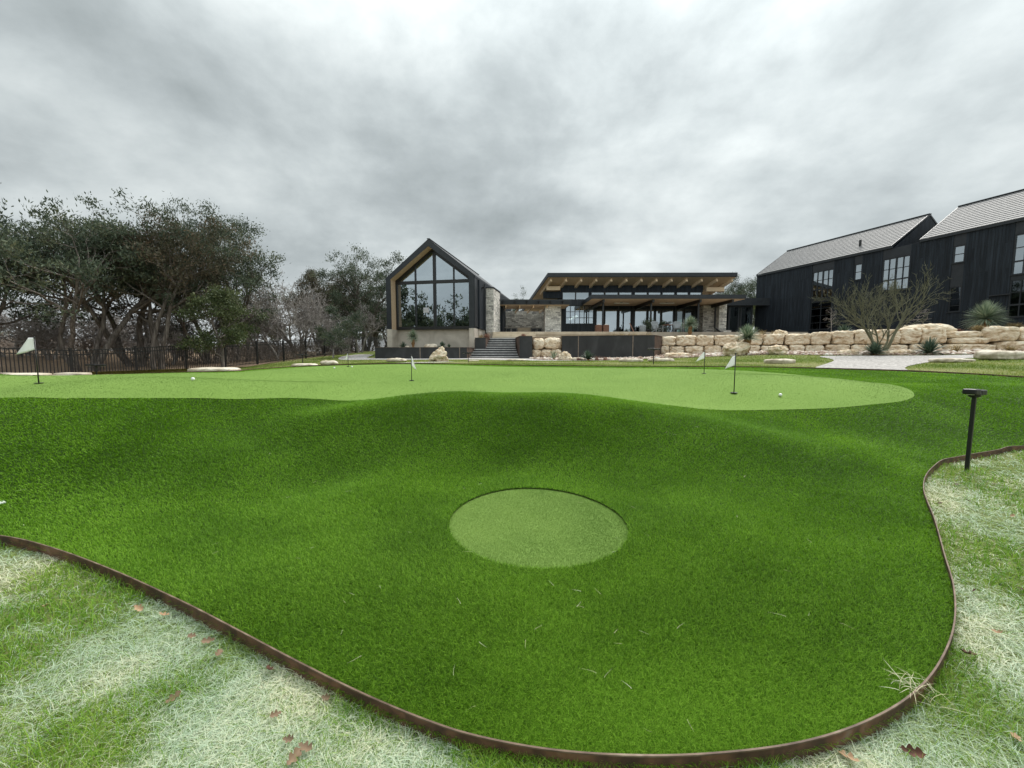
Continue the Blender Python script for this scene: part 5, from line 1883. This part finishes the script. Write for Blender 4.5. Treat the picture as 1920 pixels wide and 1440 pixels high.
bunch(1265, 30.2, .40, 160, 'low tan tuft left of the round patio yucca', 35, zb=2.46, spread=.9)
for k, (px, h) in enumerate(((1152, .55), (1165, .6), (1179.5, .45), (1191, .5), (1217, .7))):
    bunch(px, 30.3, h + .25, 60, ['first dry tuft from the left along the tan patio edge', 'second dry tuft along the tan patio edge', 'shortest dry tuft along the tan patio edge, beside the leaning board',
                            'dry tuft right of the leaning board on the patio edge', 'tallest dry tuft at the right end of the tan patio edge'][k], 40 + k, zb=2.44, spread=.6)
bunch(981.5, 28.6, .55, 220, 'russet upright grass in the narrow planter right of the stairs', 46, 'red_grass', zb=2.40, spread=.35)
bunch(913, 29.6, .75, 160, 'russet grass in the square planter left of the stairs', 47, 'red_grass', zb=2.36, spread=.5)
bunch(902, 29.8, .65, 100, 'tan feathery grass in the square planter under the stone pier', 48, 'tan_grass', zb=2.36, spread=.6)
bunch(1085, 22.9, .45, 60, 'wispy tuft at the first seam of the long planter', 49, 'red_grass', spread=.7)
bunch(1119, 22.9, .5, 70, 'wispy tuft right of the rosette before the long planter', 50, 'red_grass', spread=.7)
bunch(1134, 22.9, .45, 70, 'second wispy tuft right of the rosette before the long planter', 51, 'red_grass', spread=.7)
bunch(1295, 23.6, .4, 90, 'small grey tuft in pebbles before the block wall', 52, spread=.8)

# ================================================================== TREES
def grow(rng, cfg):
    segs, tips = [], []

    def branch(p, d, L, r, lev):
        n = max(3, int(L / cfg['seg'][lev]))
        kids = []
        for i in range(n):
            wob = Vector((rng.gauss(0, 1), rng.gauss(0, 1), rng.gauss(0, .6))) * cfg['wiggle'][lev]
            d = (d + wob + Vector((0, 0, cfg['up'][lev]))).normalized()
            q = p + d * (L / n)
            f0, f1 = i / n, (i + 1) / n
            tp = cfg.get('taper', .65)
            segs.append((p, q, r * (1 - tp * f0), r * (1 - tp * f1), lev))
            p = q
            kids.append((f1, p.copy(), d.copy(), r * (1 - tp * f1)))
        last = lev == len(cfg['n'])
        if last:
            tips.append((p, d))
            for f, kp, kd, kr in kids[:-1]:
                if f > .35: tips.append((kp, kd))
            return
        m = cfg['n'][lev]
        for j in range(m):
            f = cfg['from'][lev] + (1 - cfg['from'][lev]) * (j + rng.random()) / m
            i = min(n - 1, int(f * n))
            _, kp, kd, kr = kids[i]
            a = rad(rng.uniform(*cfg['angle'][lev]))
            ax = kd.cross(Vector((rng.gauss(0, 1), rng.gauss(0, 1), rng.gauss(0, 1)))).normalized()
            nd = Matrix.Rotation(a, 3, ax) @ kd
            branch(kp, nd, L * cfg['ratio'][lev] * rng.uniform(.7, 1.2) * (1.1 - .3 * f), max(kr * .75, cfg.get('rmin', .006)), lev + 1)
    for (off, lean, azi, L, r) in cfg['stems']:
        d = Vector((math.sin(rad(lean)) * math.cos(rad(azi)), math.sin(rad(lean)) * math.sin(rad(azi)), math.cos(rad(lean))))
        branch(Vector(off), d, L, r, 0)
    return segs, tips


def tubes(segs, wide=1.0):
    """tapered tubes for all branch pieces: more sides for the thick ones"""
    V, F, base = [], [], 0
    for sides, sel in ((7, lambda r: r > .05), (4, lambda r: .015 < r <= .05), (3, lambda r: r <= .015)):
        ss = [s for s in segs if sel(s[2])]
        if not ss: continue
        P0 = np.array([tuple(s[0]) for s in ss]); P1 = np.array([tuple(s[1]) for s in ss])
        R0 = np.array([s[2] for s in ss]) * wide; R1 = np.array([s[3] for s in ss]) * wide
        D = P1 - P0
        D /= np.linalg.norm(D, axis=1)[:, None] + 1e-9
        ref = np.tile(np.array([[.21, .95, .1]]), (len(ss), 1))
        A = np.cross(D, ref); A /= np.linalg.norm(A, axis=1)[:, None] + 1e-9
        B = np.cross(D, A)
        a = np.arange(sides) * 2 * math.pi / sides
        ring = A[:, None] * np.cos(a)[None, :, None] + B[:, None] * np.sin(a)[None, :, None]
        P1 = P1 + D * (R1 * .4)[:, None]
        v = np.concatenate([P0[:, None] + ring * R0[:, None, None], P1[:, None] + ring * R1[:, None, None]], 1)
        i = np.arange(sides); j = (i + 1) % sides
        f = np.c_[i, j, j + sides, i + sides]
        F.append(((np.arange(len(ss)) * 2 * sides)[:, None, None] + f[None]).reshape(-1, 4) + base)
        V.append(v.reshape(-1, 3)); base += len(ss) * 2 * sides
    return np.concatenate(V), np.concatenate(F)


def sprays(tips, per, sig, ln, wd, g, up=.5, along=.5):
    """leaf sprays: small pointed diamonds round the twig ends"""
    P = np.array([tuple(t[0]) for t in tips]); D = np.array([tuple(t[1]) for t in tips])
    n = len(P) * per
    P = np.repeat(P, per, 0); D = np.repeat(D, per, 0)
    clump = np.repeat(g.random(len(tips)), per)
    o = g.standard_normal((n, 3)) * sig
    o[:, 2] *= .7
    c = P + o
    d = D * along + g.standard_normal((n, 3)) * .6 + np.array([0, 0, up])
    d /= np.linalg.norm(d, axis=1)[:, None] + 1e-9
    w = np.cross(d, g.standard_normal((n, 3)))
    w /= np.linalg.norm(w, axis=1)[:, None] + 1e-9
    L = ln * (.6 + .8 * g.random(n)); Wd = wd * (.6 + .8 * g.random(n))
    V = np.empty((n, 4, 3))
    V[:, 0] = c - d * (L * .4)[:, None]
    V[:, 1] = c + w * (Wd * .5)[:, None]
    V[:, 2] = c + d * (L * .6)[:, None]
    V[:, 3] = c - w * (Wd * .5)[:, None]
    F = np.arange(n * 4).reshape(n, 4)
    tint = np.clip(.55 * clump + .45 * g.random(n), 0, 1)
    return V.reshape(-1, 3), F, np.repeat(tint, 4)


def fit(segs, tips, height, spread):
    """scale a grown tree to its real height and half-width"""
    z = np.array([t[0].z for t in tips]); x = np.array([t[0].x for t in tips]); y = np.array([t[0].y for t in tips])
    sz = height / np.percentile(z, 99)
    mx, my = np.median(x), np.median(y)
    sx = spread / max(.1, np.percentile(np.abs(x - mx), 96))
    sx = min(max(sx, .55), 1.9)

    def T(p):
        return Vector((p.x * sx, p.y * sx, p.z * sz))
    return [(T(a), T(b), r0, r1, l) for a, b, r0, r1, l in segs], [(T(p), d) for p, d in tips]


JUN = dict(n=[7, 5, 3], seg=[.5, .4, .3, .25], wiggle=[.10, .16, .2, .22], up=[.02, .07, .08, .08], ratio=[.50, .55, .55], angle=[(25, 70), (25, 65), (20, 60)], rmin=.012)
JUN['from'] = [.33, .2, .2]


def stems(rng, k, lean, L, r, sp=.35, az0=None):
    out = []
    for i in range(k):
        az = (az0 if az0 is not None else 0) + 360 * i / k + rng.uniform(-30, 30)
        out.append(((sp * math.cos(rad(az)) * rng.random(), sp * math.sin(rad(az)) * rng.random(), -.2), rng.uniform(*lean), az, L * rng.uniform(.8, 1.1), r * rng.uniform(.75, 1.1)))
    return out


def juniper(b, height, spread, lab, seed, nst=3, lean=(8, 32), mat='juniper', per=30, r=.19, sig=.24, ln=.18, wd=.058, ratio0=.5, frm=.33, name='juniper_tree', bark='bark_juniper', group='dark juniper trees beyond the fence', leafn='crown', cfg=JUN, st=None):
    rng = random.Random(seed)
    g = np.random.default_rng(seed)
    c = dict(cfg)
    c['stems'] = st or stems(rng, nst, lean, height * .62, r)
    c['from'] = [frm, .2, .2]
    c['ratio'] = [ratio0] + list(cfg['ratio'][1:])
    s, t = grow(rng, c)
    s, t = fit(s, t, height * .95, spread)
    root = empty(name, b, lab, 'tree', group)
    b = np.array(b)
    V, F = tubes(s)
    np_mesh('trunk', V + b, F, MAT[bark], root, smooth=True)
    if per:
        V, F, ti = sprays(t, per, sig, ln, wd, g)
        np_mesh(leafn, V + b, F, MAT[mat], root, attrs={'tint': ti})
    return root


def tree_px(px, Y, py_top, half_px, lab, seed, **kw):
    b = G(px, Y, -.1)
    top = at(px, py_top, Y).z
    return juniper(tuple(b), top - b.z, half_px / FPX * Y, lab, seed, **kw)


tree_px(-40, 19, 338, 75, 'dark juniper cut by the left frame edge, leaning in', 201, nst=3)
tree_px(165, 21.5, 362, 150, 'wide juniper at the left whose trunks lean to the left', 202, nst=4, lean=(14, 36), frm=.46, r=.17)
tree_px(258, 24.5, 345, 125, 'tallest juniper, its crown the highest point of the left trees', 203, nst=4, frm=.48, r=.20)
tree_px(300, 23, 400, 120, 'juniper with a browning crown right of the tallest one', 204, nst=3, mat='juniper_rust', lean=(6, 26), frm=.48, r=.17)
tree_px(395, 27, 432, 80, 'dense green juniper behind the olive oak', 205, nst=3, frm=.3)
tree_px(456, 28.5, 402, 84, 'juniper at the right end of the dark trees, beside the bare oaks', 216, nst=1, lean=(0, 4), frm=.26, per=60, sig=.3)
tree_px(612, 40, 502, 55, 'brownish cedar left of the tree beside the gabled house', 208, nst=3, mat='juniper_rust', frm=.25)
tree_px(688, 41, 480, 62, 'rounded green tree right against the gabled house', 209, nst=4, frm=.25, lean=(10, 30))
tree_px(655, 44, 520, 70, 'rust brown cedar behind the rounded green tree by the house', 210, nst=3, mat='juniper_rust', frm=.2)
tree_px(712, 46, 545, 45, 'low dark cedar tucked against the left wall of the house', 211, nst=3, frm=.2)
tree_px(560, 46, 545, 70, 'distant brown cedar above the bare oaks', 212, nst=3, mat='juniper_rust', frm=.2)
tree_px(985, 66, 546, 36, 'treetop showing over the walkway roof', 213, nst=3, frm=.3, group='trees behind the buildings')
tree_px(1392, 60, 521, 48, 'dark treetop between lodge roof and black building', 214, nst=4, frm=.25, per=36, group='trees behind the buildings')
tree_px(1350, 62, 533, 40, 'dark treetop under the right end of the lodge roof', 215, nst=3, frm=.25, group='trees behind the buildings')
OAK = dict(n=[8, 6, 4], seg=[.35, .25, .2, .15], wiggle=[.10, .18, .22, .25], up=[.03, .05, .05, .05], ratio=[.55, .55, .55], angle=[(30, 75), (30, 70), (30, 70)], rmin=.008)
OAK['from'] = [.25, .15, .15]
tree_px(399, 21.8, 534, 52, 'young olive green oak standing at the fence', 216, nst=1, lean=(1, 5), mat='oak_leaf', per=26, r=.11, sig=.17, ln=.12, wd=.07, frm=.22, name='oak_tree', bark='bark_juniper', cfg=OAK, group='young evergreen oaks', ratio0=.42)
tree_px(621, 29, 572, 38, 'small dark green conical tree at the fence before the bare oaks', 217, nst=1, lean=(0, 4), mat='juniper', per=14, r=.08, sig=.16, ln=.14, wd=.06, frm=.18, name='oak_tree', bark='bark_oak', cfg=OAK, group='young evergreen oaks', ratio0=.42)

BARE = dict(n=[7, 6, 5, 4], seg=[.45, .35, .28, .2, .16], wiggle=[.16, .24, .28, .3, .3], up=[.02, .03, .03, .03, .02], ratio=[.62, .58, .55, .55], angle=[(30, 70), (30, 70), (30, 75), (30, 80)], rmin=.014, taper=.6)
BARE['from'] = [.3, .2, .15, .1]


def bare(px, Y, py_top, half, lab, seed, nst=3, lean=(10, 35), r=.12, bark='bark_oak', cfg=BARE, name='bare_tree', group='bare grey oaks beyond the fence', L=None, b=None, st=None):
    rng = random.Random(seed)
    b = tuple(G(px, Y, -.1)) if b is None else b
    hgt = at(px, py_top, Y).z - b[2]
    c = dict(cfg)
    c['stems'] = st or stems(rng, nst, lean, hgt * .6, r)
    s, t = grow(rng, c)
    s, t = fit(s, t, hgt * .97, half / FPX * Y)
    root = empty(name, b, lab, 'tree', group)
    small = len(cfg['n']) < 3
    thick = [q for q in s if q[4] <= 1 or small]
    thin = [q for q in s if q[4] > 1 and not small]
    V, F = tubes(thick)
    np_mesh('trunk', V + np.array(b), F, MAT[bark], root, smooth=True)
    if not thin: return root
    V, F = tubes(thin)
    np_mesh('twigs', V + np.array(b), F, MAT[bark], root)
    return root


bare(505, 31, 545, 60, 'bare grey oak right of the last dark juniper', 301)
bare(556, 32, 518, 66, 'tallest bare grey oak with a fine twiggy dome', 302, nst=4)
bare(470, 34, 560, 50, 'small bare oak behind the trunk of the last dark juniper', 303)
bare(600, 35, 560, 48, 'bare oak behind the small conical tree', 304)
bare(675, 38, 570, 50, 'bare twiggy oak left of the gabled house', 305)
bare(30, 24, 560, 90, 'bare grey brushy tree behind the left flag', 306, nst=4)
bare(215, 30, 570, 70, 'bare tree seen between the leaning juniper trunks', 307)
bare(335, 29, 575, 55, 'bare tree behind the olive oak and the pale juniper trunk', 308)
bare(95, 24, 575, 60, 'pale bare brushy tree between the leaning junipers and the left flag', 309, nst=4)
bare(185, 27, 585, 60, 'pale bare tree behind the fence right of the leaning juniper trunks', 310, nst=4)
bare(318, 26, 580, 60, 'pale bare tree behind the fence beside the olive oak', 311, nst=4)
bare(440, 30, 560, 50, 'pale bare tree right behind the olive oak', 312, nst=4)
# leaning dead trunk
p0, p1 = G(525, 28.5), at(487, 622, 30.5)
o = MB().tube([p0 - Vector((0, 0, .2)), p0.lerp(p1, .35) + Vector((.05, 0, .06)), p0.lerp(p1, .7) - Vector((.04, 0, 0)), p1], [.085, .075, .06, .035], 8).build('dead_trunk', MAT['bark_pale'], origin=p0, smooth=True)
tag(o, 'pale dead trunk leaning left behind the fence', 'dead tree')
p0, p1 = at(572 / 4, 683, 17.5), at(790 / 4, 684, 17.7)

# the green-barked tree before the block wall
PV = dict(n=[5, 5, 5, 3], seg=[.3, .28, .22, .16, .14], wiggle=[.10, .12, .13, .14, .15], up=[.05, .07, .08, .08, .06], ratio=[.72, .62, .55, .5], angle=[(22, 55), (18, 50), (18, 50), (18, 50)], rmin=.007, taper=.6)
PV['from'] = [.3, .2, .2, .2]
b = G(1652, 20.0, LAWN)
bare(1652, 20.0, 511, 78, 'leafless green barked tree with fine arching twigs before the block wall', 401, r=.075, bark='bark_green', cfg=PV, group=None, b=tuple(b),
     st=[((0, 0, -.1), 26, 170, 2.3, .075), ((.1, 0, -.1), 14, 20, 2.5, .085), ((.05, .05, -.1), 40, 200, 2.0, .06), ((.1, .1, -.1), 38, 10, 2.1, .065), ((.05, .1, -.1), 22, 95, 2.1, .06)])
SM = dict(n=[14, 4], seg=[.2, .15, .12], wiggle=[.05, .15, .2], up=[.03, .04, .03], ratio=[.36, .5], angle=[(50, 85), (30, 60)], rmin=.009)
SM['from'] = [.3, .3]
for px, Y, pt, half, lab, sd in ((1557, 25.4, 575, 15, 'thin bare sapling before the tall dark window', 402), (1738, 22.6, 570, 18, 'thin bare sapling behind the humped boulder', 403)):
    b = (at(px, 640, Y).x, Y, 2.42)
    bare(px, Y, pt, half, lab, sd, cfg=SM, b=b, st=[((0, 0, 0), 1, 0, 1.8, .03)], group='bare saplings before the black buildings', bark='bark_oak')
bb = Vector((at(1725, 640, 22.8).x, 22.8, 2.44))
bollard(bb, .84, 'pale topped path light on the bank left of the humped boulder', .15, 0, .28)

# ------------------------------------------------------------------ woodland floor brush and the woods round the bend of the fence
g = np.random.default_rng(77)
n = 340
px = g.uniform(-500, 735, n); Yb_ = g.uniform(24, 57, n)
pts, Vs, Fs, Ts, base = [], [], [], [], 0
tips = []
segs = []
rb = random.Random(3)
for a, yy in zip(px, Yb_):
    u = (a - CX) / FPX
    x = u * yy
    fl = FP0 + fd * ((yy - FP0.y) / fd.y)
    if x > fl.x - .8: continue
    z = H(x, yy)
    hgt = rb.uniform(.5, 1.5)
    for _ in range(3):
        az, le = rb.uniform(0, 6.28), rb.uniform(0, .6)
        d = Vector((math.cos(az) * math.sin(le), math.sin(az) * math.sin(le), math.cos(le)))
        p0 = Vector((x + rb.gauss(0, .3), yy + rb.gauss(0, .3), z - .1))
        p1 = p0 + d * hgt
        segs.append((p0, p1, .03, .01, 1))
        for _k in range(4): tips.append((p0.lerp(p1, rb.uniform(.3, 1)) + Vector((rb.gauss(0, .4), rb.gauss(0, .4), 0)), d))
V, F, ti = sprays(tips, 14, .34, .45, .035, g, up=.3)
o = np_mesh('undergrowth', V, F, MAT['brush'], attrs={'tint': ti})
o['kind'] = 'stuff'


def wood(name, spots, seed, hr):
    rng = random.Random(seed)
    gg = np.random.default_rng(seed)
    protos = []
    for k in range(3):
        c = dict(JUN)
        c['n'] = [5, 4, 2]
        c['stems'] = stems(rng, 3, (8, 26), 6.2, .2)
        s, t = grow(rng, c)
        s, t = fit(s, t, 9.5, 3.6)
        V1, F1 = tubes([q for q in s if q[4] < 2])
        V2, F2, t2 = sprays(t, 9, .36, .5, .2, gg)
        protos.append((V1, F1, V2, F2, t2))
    V, F, T_, base = [], [], [], 0
    for (x, y, h) in spots:
        V1, F1, V2, F2, t2 = protos[rng.randrange(3)]
        a = rng.uniform(0, 6.28)
        R = np.array([[math.cos(a), -math.sin(a), 0], [math.sin(a), math.cos(a), 0], [0, 0, 1]]) * (h / 9.5)
        for v_, f_, q in ((V1, F1, np.zeros(len(V1))), (V2, F2, t2)):
            V.append(v_ @ R.T + np.array([x, y, H(x, y) - .1])); F.append(f_ + base); base += len(v_); T_.append(q)
    o = np_mesh(name, np.concatenate(V), np.concatenate(F), MAT['juniper'], attrs={'tint': np.concatenate(T_)})
    o['kind'] = 'stuff'


rw_ = random.Random(9)
wood('woodland', [(-41 + k * 2.5 + rw_.uniform(-1, 1), 4 - k * 1.5 + rw_.uniform(-2, 2), (13, 13.5, 13, 11.5, 9.5, 8.5, 8, 9, 10.5, 11, 10)[k]) for k in range(11)] + [(-22 + k * 5 + rw_.uniform(-1, 1), -34 + rw_.uniform(-3, 3), rw_.uniform(6.5, 10)) for k in range(16)], 55, 0)
far = []
for k in range(34):
    a = rw_.uniform(-900, 700)
    yy = rw_.uniform(58, 80)
    far.append(((a - CX) / FPX * yy, yy, rw_.uniform(2.6, 4.6)))
wood('far_woodland', far, 56, 0)

# ================================================================== FENCE
fn = empty('iron_fence', (FP0.x, FP0.y, H(FP0.x, FP0.y)), 'black iron picket fence climbing from the left edge to the gabled house', 'fence')
i0, i1 = -4, 13
posts = []
for i in range(i0, i1):
    q = FP0 + fd * i * 1.0
    posts.append(Vector((q.x, q.y, H(q.x, q.y) + LAWN)))
for i, p in enumerate(posts):
    MB().box((p.x, p.y, p.z + .76), (.075, .075, 1.6)).box((p.x, p.y, p.z + 1.575), (.09, .09, .03)).build('post', MAT['black_metal'], fn)
    if i + 1 < len(posts):
        q = posts[i + 1]
        mb = MB()
        for z in (.14, 1.30, 1.48):
            mb.bar(p + Vector((0, 0, z)), q + Vector((0, 0, z)), .03, .04)
        nb_ = 22
        for k in range(1, nb_):
            c = p.lerp(q, k / nb_)
            mb.box((c.x, c.y, c.z + .78), (.022, .022, 1.42))
        mb.build('picket_panel', MAT['black_metal'], fn)

# ================================================================== PATIO FURNITURE
def adirondack(loc, rz, lab):
    t = empty('adirondack_chair', (0, 0, 0), lab, 'garden chair', 'grey slatted chairs on the patio')
    m = MAT['chair_grey']
    mb = MB()
    for k in range(7):                      # fan of back slats with a rounded top
        f = (k - 3) / 3
        h = 1.02 - .10 * f * f
        p0, p1 = Vector((.20 * f, .18, .34)), Vector((.31 * f, .42, h))
        mb.bar(p0, p1, .082, .02, up=(0, 1, .3))
    mb.build('backrest', m, t)
    mb = MB()
    for k in range(6):
        y = -.36 + k * .1
        mb.box((0, y, .385 - k * .018), (.54, .085, .02))
    mb.build('seat', m, t)
    for s in (-1, 1):
        MB().prism([(s * .33 - .07, -.42, .56), (s * .33 + .07, -.42, .56), (s * .33 + .05, .34, .56), (s * .33 - .05, .34, .56)], (0, 0, .022)).build('armrest', m, t)
        MB().box((s * .30, -.36, .28), (.03, .10, .56)).build('leg', m, t)
        MB().bar((s * .285, -.40, .33), (s * .285, .46, .02), .03, .10).build('leg', m, t)
        MB().box((s * .30, .30, .42), (.03, .06, .28)).build('arm_support', m, t)
    t.location, t.rotation_euler = loc, (0, 0, rz)
    return t


def pat(px, Y):
    return Vector((at(px, 615, Y).x, Y, PZ))


adirondack(pat(1232, 32.6), .2, 'grey slatted garden chair left of the small dark patio table')
adirondack(pat(1270, 32.8), -.25, 'grey slatted garden chair right of the small dark table, half behind the yucca')
t = empty('patio_table', pat(1252, 33.2), 'small dark patio table with a wooden top between grey chairs', 'table')
c = pat(1252, 33.2)
MB().lathe(c + Vector((0, 0, .66)), [(.42, 0), (.44, .02), (.44, .04), (.42, .05)], 20).build('table_top', MAT['red_wood'], t)
for k in range(4):
    a = k * 1.57 + .7
    MB().bar(c + Vector((math.cos(a) * .34, math.sin(a) * .34, 0)), c + Vector((math.cos(a) * .22, math.sin(a) * .22, .66)), .04, .04).build('leg', MAT['black_metal'], t)
c = pat(1251, 33.2) + Vector((0, 0, .71))
o = MB().lathe(c, [(.10, 0), (.14, .05), (.13, .16), (.10, .2)], 12).build('bowl', MAT['black_metal'], origin=c, smooth=True)
tag(o, 'dark bowl standing on the small patio table', 'bowl')
c = pat(1129, 33.6)
t = empty('bar_cart', c, 'red brown wooden cabinet with two pale lids beside a porch post', 'cabinet')
for s in (-.33, .30):
    q = MB().box(c + Vector((s, 0, .36)), (.50, .5, .70)).build('body', MAT['red_wood'], t, bevel=.01)
    MB().box(c + Vector((s, -.256, .36)), (.38, .02, .54)).build('door', MAT['red_wood'], q, bevel=.006)
    MB().lathe(c + Vector((s + .05, 0, .712)), [(.14, 0), (.15, .05), (.10, .10)], 12).build('lid', MAT['heater'], t, smooth=True)
MB().box(c + Vector((0, 0, .02)), (1.2, .5, .04)).build('base', MAT['black_metal'], t)
c = pat(1185, 32.2)
o = MB().bar(c + Vector((.18, 0, 0)), c + Vector((-.12, .25, .78)), .16, .03).build('leaning_board', MAT['red_wood'], origin=c, bevel=.004)
tag(o, 'reddish board leaning before the glass doors', 'board')
c = pat(1205, 33.4)
o = MB().lathe(c, [(.22, 0), (.27, .2), (.28, .62), (.24, .68), (.20, .69)], 16).build('patio_bin', MAT['chair_grey'], origin=c, smooth=True)
tag(o, 'grey round bin on the patio left of the potted shrub', 'bin')


def potted(px, Y, h, lab, seed):
    c = pat(px, Y)
    t = empty('potted_shrub', c, lab, 'potted plant', 'dark shrubs in pots on the patio')
    MB().lathe(c, [(.16, 0), (.22, .3), (.24, .36), (.20, .36)], 12).build('pot', MAT['black_metal'], t, smooth=True)
    g = np.random.default_rng(seed)
    rng = random.Random(seed)
    tips = [(c + Vector((rng.gauss(0, .2), rng.gauss(0, .2), rng.uniform(.4, h))), Vector((0, 0, 1))) for _ in range(60)]
    segs = [(c + Vector((0, 0, .3)), p, .012, .006, 1) for p, d in tips[:16]]
    V, F = tubes(segs)
    np_mesh('stems', V, F, MAT['bark_oak'], t)
    V, F, ti = sprays(tips, 8, .09, .16, .08, g)
    np_mesh('foliage', V, F, MAT['juniper'], t, attrs={'tint': ti})


potted(1214.5, 34.6, 1.2, 'dark leggy shrub in a pot left of the slatted chairs', 61)
potted(1243, 35.6, 1.15, 'dark bushy shrub in a pot between the slatted chairs', 62)

# ================================================================== SKY AND SUN
w = bpy.data.worlds.new('World')
SC.world = w
w.use_nodes = True
nt = w.node_tree
for q in list(nt.nodes): nt.nodes.remove(q)
out = N(nt, 'ShaderNodeOutputWorld')
bg = N(nt, 'ShaderNodeBackground')
STR = .1
bg.inputs[1].default_value = STR
SUN_EL, SUN_AZ = rad(50), rad(42)        # azimuth clockwise from straight ahead (+Y)
sky = N(nt, 'ShaderNodeTexSky', sky_type='NISHITA')
sky.sun_disc = False
sky.sun_elevation = SUN_EL
sky.sun_rotation = SUN_AZ
tc = N(nt, 'ShaderNodeTexCoord')
sp = N(nt, 'ShaderNodeSeparateXYZ')
nt.links.new(tc.outputs['Generated'], sp.inputs[0])


def math_(op, a, b=None, c=None, clamp=False):
    nd = N(nt, 'ShaderNodeMath', operation=op)
    nd.use_clamp = clamp
    for i, v in enumerate((a, b, c)):
        if v is None: continue
        if hasattr(v, 'is_linked') or hasattr(v, 'links'): nt.links.new(v, nd.inputs[i])
        else: nd.inputs[i].default_value = v
    return nd.outputs[0]


zz = math_('MAXIMUM', sp.outputs[2], 0.0)
den = math_('ADD', zz, .16)
cx = math_('DIVIDE', sp.outputs[0], den)
cy = math_('DIVIDE', sp.outputs[1], den)
cb = N(nt, 'ShaderNodeCombineXYZ')
nt.links.new(cx, cb.inputs[0]); nt.links.new(cy, cb.inputs[1])
mp = N(nt, 'ShaderNodeMapping')
mp.inputs['Location'].default_value = (9.6, 5.2, 0)
mp.inputs['Rotation'].default_value = (0, 0, rad(-12))
mp.inputs['Scale'].default_value = (.62, 1.0, 1)
nt.links.new(cb.outputs[0], mp.inputs[0])
n1 = N(nt, 'ShaderNodeTexNoise', Scale=.75, Detail=3, Roughness=.5, Distortion=.2)
n2 = N(nt, 'ShaderNodeTexNoise', Scale=2.1, Detail=10, Roughness=.58, Distortion=.15)
n3 = N(nt, 'ShaderNodeTexNoise', Scale=3.0, Detail=10, Roughness=.57, Distortion=.1)
mp3 = N(nt, 'ShaderNodeMapping')
mp3.inputs['Scale'].default_value = (1, 1, 1.5)
mp3.inputs['Location'].default_value = (9.2, 2.2, .6)
nt.links.new(tc.outputs['Generated'], mp3.inputs[0])
nt.links.new(mp3.outputs[0], n3.inputs['Vector'])
for q in (n1, n2): nt.links.new(mp.outputs[0], q.inputs['Vector'])
s1 = math_('MULTIPLY_ADD', n1.outputs[0], .34, 0.0)
s2 = math_('MULTIPLY_ADD', n2.outputs[0], .16, s1)
s2 = math_('MULTIPLY_ADD', n3.outputs[0], .50, s2)
rp = ramp(nt, [(.36, (.30, .335, .34)), (.43, (.385, .425, .432)), (.49, (.48, .525, .53)), (.55, (.585, .63, .63)), (.64, (.75, .80, .79))])
nt.links.new(s2, rp.inputs[0])
# an overcast sky is brighter overhead and round the hidden sun, paler along the horizon
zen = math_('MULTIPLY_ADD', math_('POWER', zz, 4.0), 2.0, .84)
bk = math_('MULTIPLY', math_('MAXIMUM', math_('MULTIPLY', sp.outputs[1], -1.0), 0.0), .6)  # extra brightness behind the camera, added to light the building fronts
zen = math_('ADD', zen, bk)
sd = Vector((math.sin(SUN_AZ) * math.cos(SUN_EL), math.cos(SUN_AZ) * math.cos(SUN_EL), math.sin(SUN_EL)))
dp = N(nt, 'ShaderNodeVectorMath', operation='DOT_PRODUCT')
dp.inputs[1].default_value = sd
nt.links.new(tc.outputs['Generated'], dp.inputs[0])
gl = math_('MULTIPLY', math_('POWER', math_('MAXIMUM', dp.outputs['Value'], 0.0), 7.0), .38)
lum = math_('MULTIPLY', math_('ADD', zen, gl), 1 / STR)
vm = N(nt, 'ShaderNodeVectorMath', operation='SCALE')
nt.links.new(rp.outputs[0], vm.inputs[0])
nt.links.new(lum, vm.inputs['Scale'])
# haze along the horizon
hz = math_('SUBTRACT', 1.0, math_('MULTIPLY', zz, 5.0), clamp=True)
hz = math_('MULTIPLY', hz, .75)
mh = N(nt, 'ShaderNodeMix', data_type='RGBA')
nt.links.new(hz, mh.inputs[0])
nt.links.new(vm.outputs[0], mh.inputs[6])
mh.inputs[7].default_value = (.56 / STR, .595 / STR, .615 / STR, 1)
mx = N(nt, 'ShaderNodeMix', data_type='RGBA')
mx.inputs[0].default_value = .97
nt.links.new(sky.outputs[0], mx.inputs[6])
nt.links.new(mh.outputs[2], mx.inputs[7])
nt.links.new(mx.outputs[2], bg.inputs[0])
nt.links.new(bg.outputs[0], out.inputs[0])

sl = bpy.data.lights.new('sun', 'SUN')
sl.energy = 2.2
sl.angle = rad(28)
sl.color = (1, .96, .9)
so = bpy.data.objects.new('sun', sl)
C.objects.link(so)
so.rotation_euler = (-sd).to_track_quat('-Z', 'Y').to_euler()

vs_ = SC.view_settings
vs_.view_transform = 'Standard'
vs_.look = 'None'
vs_.exposure = 0.5
vs_.gamma = 1.0
try: vs_.use_curve_mapping = False
except Exception: pass
SC.cycles.max_bounces = 6
SC.cycles.transparent_max_bounces = 8
SC.cycles.use_denoising = True
